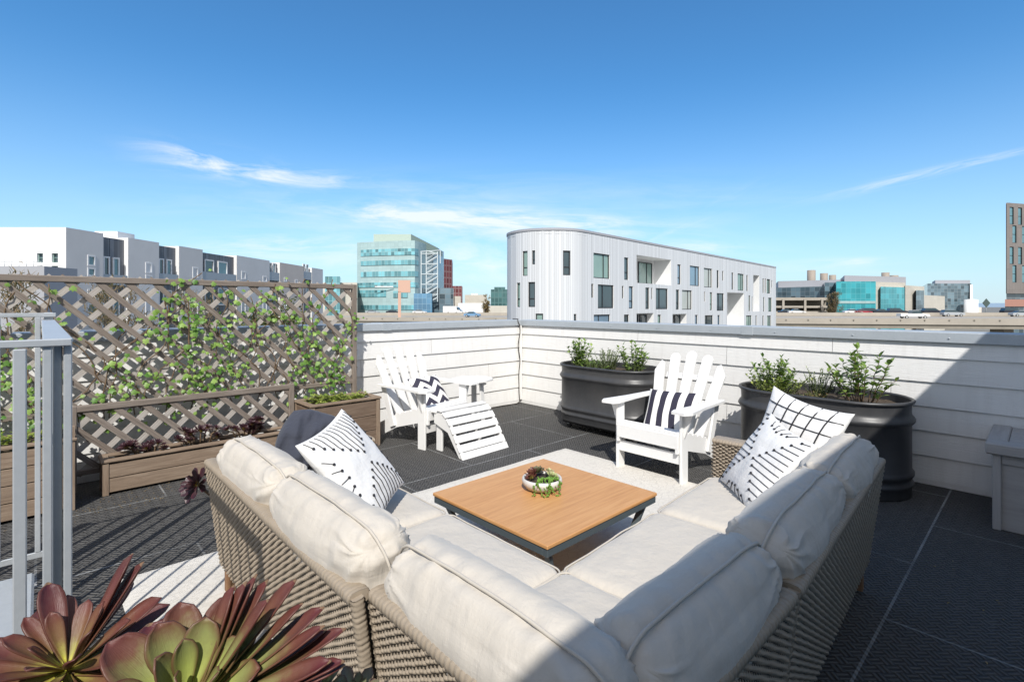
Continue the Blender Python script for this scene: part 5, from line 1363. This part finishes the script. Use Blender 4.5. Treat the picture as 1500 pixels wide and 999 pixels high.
t = distant('pale_building', 'wide pale building with a dotted roofline behind the warehouse'); blk('wall', t, 681, 713, 432, 360, 30, 'cream', 'grey_roof'); blk('roof_box', t, 690, 700, 430, 365, 8, 'stucco_white')
t = distant('green_glass_building', 'dark green glass office block left of the curved building'); blk('wall', t, 719, 746, 424, 330, 30, 'green_glass', 'grey_roof'); blk('roof_box', t, 724, 740, 420.5, 335, 14, 'green_glass', 'grey_roof')
t = distant('pale_building', 'low beige building below the green glass block'); blk('wall', t, 716, 750, 448, 250, 20, 'cream', 'grey_roof')
t = distant('distant_building', 'small teal and white building at the end of the terrace'); blk('wall', t, 476, 498, 405, 170, 12, 'teal_ribbon', 'stucco_white'); blk('wing', t, 470, 523, 414, 176, 14, 'cream', 'grey_roof')
t = distant('green_building', 'low teal building seen through the right end of the trellis'); blk('wall', t, 440, 523, 424, 185, 10, 'teal_panel', 'grey_roof')
# right-hand glass complex
t = distant('glass_lab_building', 'large low complex with bright teal glass front and grey metal roof')
blk('left_wing', t, 1120, 1212, 422, 236, 60, 'dark_glass', 'grey_roof', skew=-22)
blk('left_roof', t, 1140, 1240, 412, 232, 40, 'grey_roof', 'grey_roof', skew=-14, py1=424)
blk('main_roof', t, 1237, 1327, 403.5, 214, 40, 'grey_roof', 'grey_roof', skew=12)
blk('side_glass', t, 1208, 1226, 414, 212, 30, 'dark_glass', 'grey_roof')
blk('front_glass', t, 1225, 1283, 412.5, 203, 30, 'bright_teal', 'grey_roof', skew=-1)
blk('stone_wall', t, 1282.5, 1326, 413, 204, 30, 'cream', 'cream', skew=8)
blk('glass_bay', t, 1290, 1325, 420, 203, 12, 'bright_teal', 'cream', skew=7.5)
blk('stone_wing', t, 1326, 1354, 418, 211, 30, 'cream', 'cream', skew=14)
blk('glass_bay', t, 1342, 1353.5, 425, 214, 12, 'dark_glass', 'cream', skew=5.5)
for k in range(6): 
    blk('glass_band', t, 1226, 1282.5, 441 , 202.8, .3, 'teal_panel', None, 444.5, skew=-1) if k == 0 else None
for (x0, x1, y, d) in ((1183, 1194, 396, 240), (1202, 1212, 400.5, 245), (1215, 1224, 403, 250), (1292, 1302, 399.5, 235), (1304.5, 1315, 403.5, 238)):
    la, lb = (x0 - 750) / FOC * d, (x1 - 750) / FOC * d; mb = MB(); r = (lb - la) / 2; c = W((la + lb) / 2, d)
    mb.lathe([(r, zof(416, d)), (r, zof(y, d)), (r * .9, zof(y, d)), (r * .85, zof(y + 1, d))], 16, (c.x, c.y, 0), cap1=True); obj('cooling_stack', mb, simple('stack_metal', (.30, .26, .22), .7) if 'stack_metal' not in bpy.data.materials else bpy.data.materials['stack_metal'], t)
t = distant('parking_garage', 'low beige open parking garage in front of the glass complex')
for y0, y1 in ((436, 440), (448, 451), (456, 470)): blk('deck', t, 1133, 1212, y0, 178, 20, 'concrete', None, y1)
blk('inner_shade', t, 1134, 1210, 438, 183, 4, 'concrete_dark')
for x in (1146, 1178, 1203): blk('column', t, x, x + 3.2, 438, 177.5, 1, 'concrete')
t = distant('cream_building', 'low cream building between the two glass offices'); blk('wall', t, 1354, 1384, 432.5, 250, 40, 'cream', 'stucco_white', skew=25)
t = distant('slate_glass_office', 'slate glass office block with a set back top floor'); blk('wall', t, 1358.5, 1423, 415.5, 300, 40, 'dark_glass', 'grey_roof', skew=0); blk('penthouse', t, 1370, 1421, 410.5, 305, 25, 'grey_roof', 'grey_roof'); blk('side_frame', t, 1421, 1425, 417, 299, 40, 'stucco_white')
t = distant('white_storage_drum', 'round white windowless building by the glass office', 'building'); mb = MB(); c = W((1431.5 - 750) / FOC * 290, 294); mb.lathe([(3.2, GZ), (3.2, zof(439, 290)), (.1, zof(438, 290))], 24, (c.x, c.y, 0), cap1=True); obj('wall', mb, M['stucco_white'], t)
t = distant('brown_tower', 'tall brown residential tower at the right edge', 'building')
dT = 150.0; la = (1474.5 - 750) / FOC * dT
pT, LT = lpath((la, dT), (la + 26, dT + 7)); hs = []
for c_, (s0, dz) in enumerate(((1.3, 0), (2.5, -1), (4.9, 0), (6.6, -1), (9, 0), (11, -1), (14, 0), (16, -1))):
    for k in range(4):
        z = zof(303 if dz == 0 else 330, dT) - k * 11.9 - .0; s1 = s0 + 1.7
        if z - 5.2 > zof(432, dT): hs.append((s0, s1, z - 5.2, z, .25))
facade(t, pT, 0, LT, zof(430, dT), zof(297, dT), hs, M['brown_panel'], M['dark_frame'])
for h in hs: window(t, pT, *h[:4], .22, .14, M['dark_frame'], M['pane_teal'], hsplit=.5)
plan_block('tower_core', t, [(la + .3, dT + .5), (la + 26, dT + 7.5), (la + 36, dT + 30), (la + 31, dT + 30)], zof(430, dT), zof(297.2, dT), M['brown_panel'])
plan_block('glass_floor', t, [(la + 1.5, dT + 1.6), (la + 26, dT + 8), (la + 34, dT + 26), (la + 29, dT + 26)], zof(438.5, dT), zof(430, dT), M['dark_glass'])
plan_block('brick_base', t, [(la, dT + .5), (la + 26, dT + 7.5), (la + 34, dT + 28), (la + 31, dT + 28)], zof(449, dT), zof(438.5, dT), M['brick_red']); plan_block('ground_floor', t, [(la + .5, dT + 1), (la + 26, dT + 8), (la + 34, dT + 28), (la + 31, dT + 28)], GZ, zof(449, dT), M['dark_glass'])
# more low blocks filling the horizon
rnd = random.Random(5)
for k in range(26):
    px = 380 + k * 41 + rnd.uniform(-12, 12); d = rnd.uniform(420, 800); w = rnd.uniform(22, 55)
    t = distant('low_building', 'tiny low building far off on the horizon', 'building', 'tiny low buildings on the horizon'); blk('wall', t, px, px + w, rnd.uniform(449.5, 454), d, 30, rnd.choice(['cream', 'stucco_grey', 'concrete', 'stucco_white', 'stucco_tan']))
# ---- elevated freeway
t = thing('elevated_freeway', 'elevated concrete freeway crossing behind the roof deck', 'freeway', (0, 0, 0))
def strip(nm, An, Bn, w0, w1, z0f, z1f, mat):
    """slab from near line An-Bn, offsets w0..w1 further away; z per end"""
    (la, da), (lb, db) = An, Bn
    plan = [(la, da + w0), (lb, db + w0), (lb, db + w1), (la, da + w1)]; mb = MB(); P = [W(*p) for p in plan]; z0 = [z0f[0], z0f[1], z0f[1], z0f[0]]; z1 = [z1f[0], z1f[1], z1f[1], z1f[0]]
    i = mb.add([(p.x, p.y, z) for p, z in zip(P, z0)] + [(p.x, p.y, z) for p, z in zip(P, z1)])
    for k in range(4): k2 = (k + 1) % 4; mb.face((i + k, i + k2, i + 4 + k2, i + 4 + k))
    mb.face((i + 4, i + 5, i + 6, i + 7)); mb.face((i + 3, i + 2, i + 1, i)); return obj(nm, mb, M[mat], t)
An, Bn = (-110, 143), (135, 88)
strip('girder', An, Bn, 0, 1.0, (-3.6, -3.1), (-1.95, -1.20), 'concrete_dark'); strip('near_barrier', An, Bn, -.3, .2, (-2.55, -2.35), (-1.75, -1.00), 'concrete')
strip('road_deck', An, Bn, .2, 40, (-2.6, -2.3), (-2.05, -1.35), 'concrete'); strip('far_barrier', An, Bn, 39, 39.5, (-2.05, -1.3), (-1.15, -.38), 'concrete')
for k in range(9):
    f = .02 + k * .12; c0 = (An[0] + (Bn[0] - An[0]) * f, An[1] + (Bn[1] - An[1]) * f)
    plan_block('column', t, [(c0[0] - 1, c0[1] + 6), (c0[0] + 1, c0[1] + 6), (c0[0] + 1, c0[1] + 9), (c0[0] - 1, c0[1] + 9)], GZ, -2.7, M['concrete'])
for k in range(12, 56):
    mb = MB()
    f = k / 60; c0 = W(An[0] + (Bn[0] - An[0]) * f, An[1] + (Bn[1] - An[1]) * f - .36); z = -1.75 + .75 * f - .35; mb.lohi((c0.x - .1, c0.y - .1, z - .12), (c0.x + .1, c0.y + .1, z + .12)); obj('drain_outlet', mb, M['concrete_dark'], t)
# ---- vehicles
def car(name, label, cat, px, d, z, paint, kind='sedan', group='vehicles on the elevated freeway', flip=1):
    c = W((px - 750) / FOC * d, d); ang = math.atan2(W(Bn[0] - An[0], Bn[1] - An[1]).y, W(Bn[0] - An[0], Bn[1] - An[1]).x)
    t = thing(name, label, cat, (c.x, c.y, z), ang if flip > 0 else ang + math.pi, group)
    if kind == 'sedan': body = [(-2.25, .35), (-2.3, .75), (-2.1, .98), (-1.3, 1.02), (1.1, .98), (2.05, .82), (2.25, .6), (2.2, .32)]; cab = [(-1.55, 1.0), (-.95, 1.42), (.25, 1.45), (1.0, .98)]; Wd = 1.75
    elif kind == 'suv': body = [(-2.3, .4), (-2.35, 1.0), (-2.2, 1.12), (1.15, 1.1), (2.2, .95), (2.35, .7), (2.3, .4)]; cab = [(-2.2, 1.1), (-2.0, 1.68), (.3, 1.7), (1.1, 1.09)]; Wd = 1.85
    elif kind == 'pickup': body = [(-2.85, .5), (-2.85, 1.1), (-.6, 1.1), (1.3, 1.12), (2.6, 1.0), (2.75, .5)]; cab = [(-.65, 1.1), (-.5, 1.78), (.75, 1.8), (1.45, 1.1)]; Wd = 1.95
    else: body = [(-3.2, .45), (-3.2, 2.6), (1.4, 2.6), (1.6, 1.4), (2.6, 1.3), (2.7, .45)]; cab = [(1.45, 1.4), (1.45, 2.2), (1.8, 2.2), (2.3, 1.35)]; Wd = 2.1
    Mx = Matrix(((1, 0, 0, 0), (0, 0, -1, Wd / 2), (0, 1, 0, 0), (0, 0, 0, 1)))
    mb = MB(); mb.prism(body[::-1], Wd, Mx); obj('body', mb, paint, t)
    Mx2 = Matrix(((1, 0, 0, 0), (0, 0, -1, Wd / 2 - .1), (0, 1, 0, 0), (0, 0, 0, 1)))
    mb = MB(); mb.prism(cab[::-1], Wd - .2, Mx2); obj('windows', mb, M['pane'], t)
    mb = MB(); top = [(cab[1][0] + .03, cab[1][1]), (cab[2][0] - .03, cab[2][1]), (cab[2][0] - .05, cab[2][1] + .05), (cab[1][0] + .05, cab[1][1] + .05)]; mb.prism(top, Wd - .25, Matrix(((1, 0, 0, 0), (0, 0, -1, Wd / 2 - .125), (0, 1, 0, 0), (0, 0, 0, 1)))); obj('roof', mb, paint, t)
    for x in (-1.4 if kind != 'pickup' else -1.75, 1.4 if kind != 'pickup' else 1.75):
        for y in (-Wd / 2 + .02, Wd / 2 - .02):
            mb = MB(); mb.tube([(x, y - .1, .34), (x, y + .1, .34)], .34, 12); w = obj('wheel', mb, M['black_rubber'], t)
            mb = MB(); mb.tube([(x, y - .115, .34), (x, y + .115, .34)], .2, 10); obj('rim', mb, M['rail'], w)
def paint(nm, c): return simple(nm, c, .3, .1, var=.03)
PW, PB, PK, PS, PR = paint('white_car_paint', (.75, .75, .75)), paint('blue_car_paint', (.16, .30, .48)), paint('black_car_paint', (.03, .035, .05)), paint('silver_car_paint', (.38, .41, .44)), paint('red_car_paint', (.35, .05, .07))
def zroad(px, d):
    lat = (px - 750) / FOC * d; f = (lat - An[0]) / (Bn[0] - An[0]); return -2.05 + .70 * f + .01
def onroad(px, lane):      # depth where pixel column meets a lane parallel to the near edge
    d, tt = rayline(px, (An[0], An[1] + lane), (Bn[0], Bn[1] + lane)); return d
cars = [(1338, 12, PW, 'pickup', 'pickup_truck', 'white pickup truck alone in the near lane of the freeway', 'pickup truck', 1),
        (1395, 36, PS, 'suv', 'car', 'silver wagon on the freeway in front of the slate glass office', 'car', 1),
        (1366, 40.5, PK, 'suv', 'car', 'dark car half hidden behind the freeway barrier right of the pickup', 'car', 1),
        (1314, 42, PK, 'suv', 'car', 'dark suv beyond the barrier just left of the white pickup', 'car', 1),
        (1292, 42, PK, 'sedan', 'car', 'black car third in the line in front of the cream stone wall', 'car', 1),
        (1277, 43, PK, 'suv', 'car', 'dark blue-black suv in front of the teal glass bay', 'car', 1),
        (1263, 42, PR, 'sedan', 'car', 'red car in the line of cars on the freeway', 'car', 1),
        (1249, 42, PW, 'sedan', 'car', 'white car just left of the red car on the freeway', 'car', 1),
        (1167, 42, PW, 'sedan', 'car', 'white car in front of the beige parking garage', 'car', 1),
        (1153, 43.5, PK, 'sedan', 'car', 'dark car beside the white one at the parking garage', 'car', 1),
        (1483, 41, PK, 'suv', 'car', 'dark suv below the brown tower at the right edge', 'car', 1),
        (1496, 36, PS, 'sedan', 'car', 'silver car cut off by the right edge of the photo', 'car', 1),
        (692, 18, PB, 'sedan', 'car', 'light blue car on the freeway left of the curved building', 'car', 1),
        (673, 42, PW, 'sedan', 'car', 'white car on the freeway behind the light blue car', 'car', 1),
        (664, 42, PW, 'van', 'van', 'white box van on the freeway below the red building', 'van', 1),
        (615, 42, PW, 'sedan', 'car', 'white car on the freeway right of the billboard pole', 'car', 1),
        (576, 44, PK, 'sedan', 'car', 'dark car on the freeway left of the billboard pole', 'car', 1),
        (546, 42, PS, 'sedan', 'car', 'pale car on the freeway under the left end of the teal office', 'car', 1)]
for px, lane, pt, kind, nm, lab, cat, fl in cars:
    d = onroad(px, lane); 
    dd = d if lane < 39 else d
    car(nm, lab, cat, px, dd, zroad(px, dd - lane * 0) if 0 else (-2.05 + .70 * (((px - 750) / FOC * d - An[0]) / (Bn[0] - An[0])) + (.012 if lane < 39 else .42)), pt, kind, flip=fl)
strip('far_carriageway', An, Bn, 39.6, 50, (-2.6, -2.3), (-1.64, -.94), 'asphalt')
# ---- road sign
t = distant('road_sign', 'dark diamond road sign on a post at the far right', 'sign'); mb = MB(); c = at(1445, 444, 140)
u = W(1, 0); mb.v = []; i = mb.add([c + u * -1.1, c + V((0, 0, -1.7)) * .75, c + u * 1.1, c + V((0, 0, 1.7)) * .75]); mb.face((i, i + 1, i + 2, i + 3)); q = MB(); i = q.add([p - W(0, .08) * -1 for p in mb.v]); q.face((i + 3, i + 2, i + 1, i)); obj('sign_plate', mb, simple('dark_green_sign', (.06, .09, .085), .6), t); obj('sign_back', q, M['dark_frame'], t)
mb = MB(); mb.tube([V((c.x, c.y, -2)) + W(0, .15), V((c.x, c.y, c.z + 1)) + W(0, .15)], .09, 6); obj('post', mb, M['rail'], t)
# ---- trees
def tree(label, px, d, top, wpx, mat, seed, n=900, leaf=.35, group=None, bare=False):
    rnd = random.Random(seed); random.seed(seed); c = W((px - 750) / FOC * d, d, GZ); H = zof(top, d) - GZ; Rr = wpx / 2 / FOC * d
    t = thing('tree', label, 'tree', c, 0, group); tr = MB(); cr = MB(); tips = []
    tr.tube([(0, 0, 0), (.1, 0, H * .3), (0, .1, H * .55)], [Rr * .09, Rr * .07, Rr * .05], 8)
    for k in range(22):
        a = rnd.uniform(0, 6.28); z0 = H * rnd.uniform(.28, .55); e = V((math.cos(a) * Rr * rnd.uniform(.3, .95), math.sin(a) * Rr * rnd.uniform(.3, .95), H * rnd.uniform(.5, .98)))
        m = V((e.x * .45, e.y * .45, z0 + (e.z - z0) * .6)); tr.tube([(0, 0, z0), m, e], [Rr * .035, Rr * .02, Rr * .008], 5); tips += [m, e, (m + e) / 2, e * .93 + m * .07]
    for i in range(n):
        p = rnd.choice(tips) + V((rnd.gauss(0, 1), rnd.gauss(0, 1), rnd.gauss(0, 1))) * Rr * .17
        if noise.noise(p * (1.6 / Rr) + V((seed, 0, 0))) < -.22: continue
        leaf_poly(cr, p, (rnd.uniform(-1, 1), rnd.uniform(-1, 1), rnd.uniform(-.3, 1) if not bare else rnd.uniform(.3, 1.5)), (rnd.uniform(-1, 1), rnd.uniform(-1, 1), 1), leaf * rnd.uniform(.6, 1.4), leaf * (.6 if not bare else .12))
    obj('trunk', tr, M['bark'], t); obj('crown', cr, M[mat], t)
tree('olive tan tree between the white warehouse and the green glass block', 712, 230, 431, 13, 'leaf_dry', 1, 1500, .6)
tree('bare reddish tree in front of the teal glass front', 1221, 172, 428, 16, 'leaf_bare', 2, 2600, .9, bare=True)
tree('small rust coloured bush beside the bare reddish tree', 1232, 175, 447, 10, 'leaf_bare', 3, 900, .7, bare=True)
tree('dry brown tree behind the left part of the trellis', 40, 24, 405, 110, 'leaf_bare', 4, 5000, .42, bare=True)
tree('bare twiggy tree behind the middle of the trellis', 175, 31, 412, 95, 'leaf_bare', 5, 5000, .42, bare=True)
tree('dry bushy tree behind the right part of the trellis', 300, 42, 420, 110, 'leaf_bare', 6, 5000, .5, bare=True)
tree('green tree low behind the right end of the trellis', 400, 58, 428, 90, 'leaf_tree', 7, 5000, .4)
# ================================================================== LIGHT, SKY, CAMERA
SAZ = (.669, .743); SEL = R_(44.5)
sun = bpy.data.lights.new('sun', 'SUN'); sun.energy = SUN_E; sun.angle = R_(.53); sun.color = (1.0, .965, .91)
so = bpy.data.objects.new('sun', sun); COL.objects.link(so)
dv = V((SAZ[0] * math.cos(SEL), SAZ[1] * math.cos(SEL), -math.sin(SEL))); so.rotation_euler = dv.to_track_quat('-Z', 'Y').to_euler()
w = bpy.data.worlds.new('World'); SC.world = w; w.use_nodes = True; nt = w.node_tree; N = nt.nodes; L = nt.links
for x in list(N): N.remove(x)
out = N.new('ShaderNodeOutputWorld'); bg = N.new('ShaderNodeBackground'); bg.inputs['Strength'].default_value = SKY_S
sky = N.new('ShaderNodeTexSky'); sky.sky_type = 'NISHITA'; sky.sun_disc = False; sky.sun_elevation = SEL; sky.sun_rotation = math.atan2(-SAZ[0], -SAZ[1]); sky.air_density = 1.0; sky.dust_density = SKY_D; sky.ozone_density = 2.2; sky.altitude = 20
tc = N.new('ShaderNodeTexCoord'); sp = N.new('ShaderNodeSeparateXYZ'); L.new(tc.outputs['Generated'], sp.inputs[0])
# direction expressed as tangent-plane coordinates around the looking direction: real sky directions, used to seat the cirrus streaks
dotF = N.new('ShaderNodeVectorMath'); dotF.operation = 'DOT_PRODUCT'; L.new(tc.outputs['Generated'], dotF.inputs[0]); dotF.inputs[1].default_value = (FX, FY, 0)
dotR = N.new('ShaderNodeVectorMath'); dotR.operation = 'DOT_PRODUCT'; L.new(tc.outputs['Generated'], dotR.inputs[0]); dotR.inputs[1].default_value = (FY, -FX, 0)
df = math_(nt, 'MAXIMUM', dotF.outputs['Value'], .05)
X = math_(nt, 'DIVIDE', dotR.outputs['Value'], df); Y = math_(nt, 'DIVIDE', sp.outputs[2], df)
cv = N.new('ShaderNodeCombineXYZ'); L.new(X, cv.inputs[0]); L.new(Y, cv.inputs[1])
def cirrus(px, py, wx, wy, rot, amp, sc=(3.0, 16.0), seed=0, thr=.46):
    m = mapped(nt, cv.outputs[0], (1, 1, 1), (0, 0, 0), (-(px - 750) / FOC, -(HY - py) / FOC, 0))
    r = N.new('ShaderNodeVectorRotate'); r.rotation_type = 'Z_AXIS'; r.inputs['Angle'].default_value = R_(-rot); L.new(m, r.inputs['Vector'])
    s = N.new('ShaderNodeSeparateXYZ'); L.new(r.outputs[0], s.inputs[0])
    gx = math_(nt, 'POWER', math_(nt, 'DIVIDE', s.outputs[0], wx / FOC), 2.0); gy = math_(nt, 'POWER', math_(nt, 'ABSOLUTE', math_(nt, 'DIVIDE', s.outputs[1], wy / FOC)), 2.0)
    g = math_(nt, 'EXPONENT', math_(nt, 'MULTIPLY', math_(nt, 'ADD', gx, gy), -1.0))
    n = noise_(nt, mapped(nt, r.outputs[0], (sc[0], sc[1], 1), loc=(seed, seed * .7, seed)), 1.6, 8, .62, .5)
    return math_(nt, 'MULTIPLY', g, math_(nt, 'MULTIPLY', math_(nt, 'SUBTRACT', n, thr, clamp=True), amp))
cl = None
for a in ((300, 236, 75, 17, -12, 4.4, (4, 16), 1, .42), (400, 256, 130, 14, -6, 3.4, (4, 24), 2, .44), (575, 313, 60, 14, -4, 4.6, (5, 18), 3, .42), (650, 322, 190, 26, -5, 3.0, (3, 18), 14, .42), (850, 330, 60, 12, -4, 2.2, (4, 16), 4, .42), (790, 328, 180, 18, -3, 4.0, (3, 22), 5, .42), (1020, 362, 90, 9, -3, 2.6, (4, 22), 6, .42),
          (1370, 252, 150, 6, 13, 2.8, (3, 40), 7, .42), (1245, 384, 60, 6, 2, 2.2, (4, 26), 8, .40), (420, 362, 150, 20, 0, 3.0, (3, 18), 9, .42), (660, 385, 180, 44, 0, 2.6, (3, 12), 10, .42), (1000, 330, 120, 18, 25, .7, (3, 26), 11, .44), (690, 300, 400, 36, 0, 1.2, (2, 14), 12, .42), (1200, 395, 260, 14, 0, .8, (2, 20), 13, .42)):
    c = cirrus(*a); cl = c if cl is None else math_(nt, 'ADD', cl, c)
cl = math_(nt, 'MINIMUM', cl, .82)
haze = math_(nt, 'POWER', math_(nt, 'SUBTRACT', 1.0, math_(nt, 'MINIMUM', math_(nt, 'MAXIMUM', math_(nt, 'MULTIPLY', sp.outputs[2], HAZE_K), 0.0), 1.0)), 2.0)
tint = mixc(nt, 1.0, sky.outputs[0], SKY_TINT, 'MULTIPLY')
# unseen warm fill added to the sky behind the camera to neutralise the shade
sky_fill = math_(nt, 'MULTIPLY', math_(nt, 'SUBTRACT', .25, dotF.outputs['Value'], clamp=True), .85, clamp=True)
tint = mixc(nt, sky_fill, tint, SKY_FILL_C)
c1 = mixc(nt, math_(nt, 'MULTIPLY', haze, .8), tint, HAZE_C)
c2 = mixc(nt, cl, c1, CLOUD_C)
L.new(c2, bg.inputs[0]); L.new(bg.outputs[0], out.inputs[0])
cd = bpy.data.cameras.new('camera'); co = bpy.data.objects.new('camera', cd); COL.objects.link(co)
cd.sensor_width = 36; cd.lens = FOC / 1500 * 36; cd.shift_y = -(499.5 - HY) / 1500; cd.clip_start = .02; cd.clip_end = 30000
co.location = (0, 0, EYE); co.rotation_euler = (R_(90), 0, -YAW); SC.camera = co
SC.view_settings.view_transform = 'Standard'; SC.view_settings.look = 'None'; SC.view_settings.exposure = 0; SC.view_settings.gamma = 1
SC.cycles.max_bounces = 6; SC.cycles.diffuse_bounces = 3; SC.cycles.glossy_bounces = 2; SC.cycles.transmission_bounces = 2; SC.cycles.caustics_reflective = False; SC.cycles.caustics_refractive = False
SC.cycles.use_denoising = True
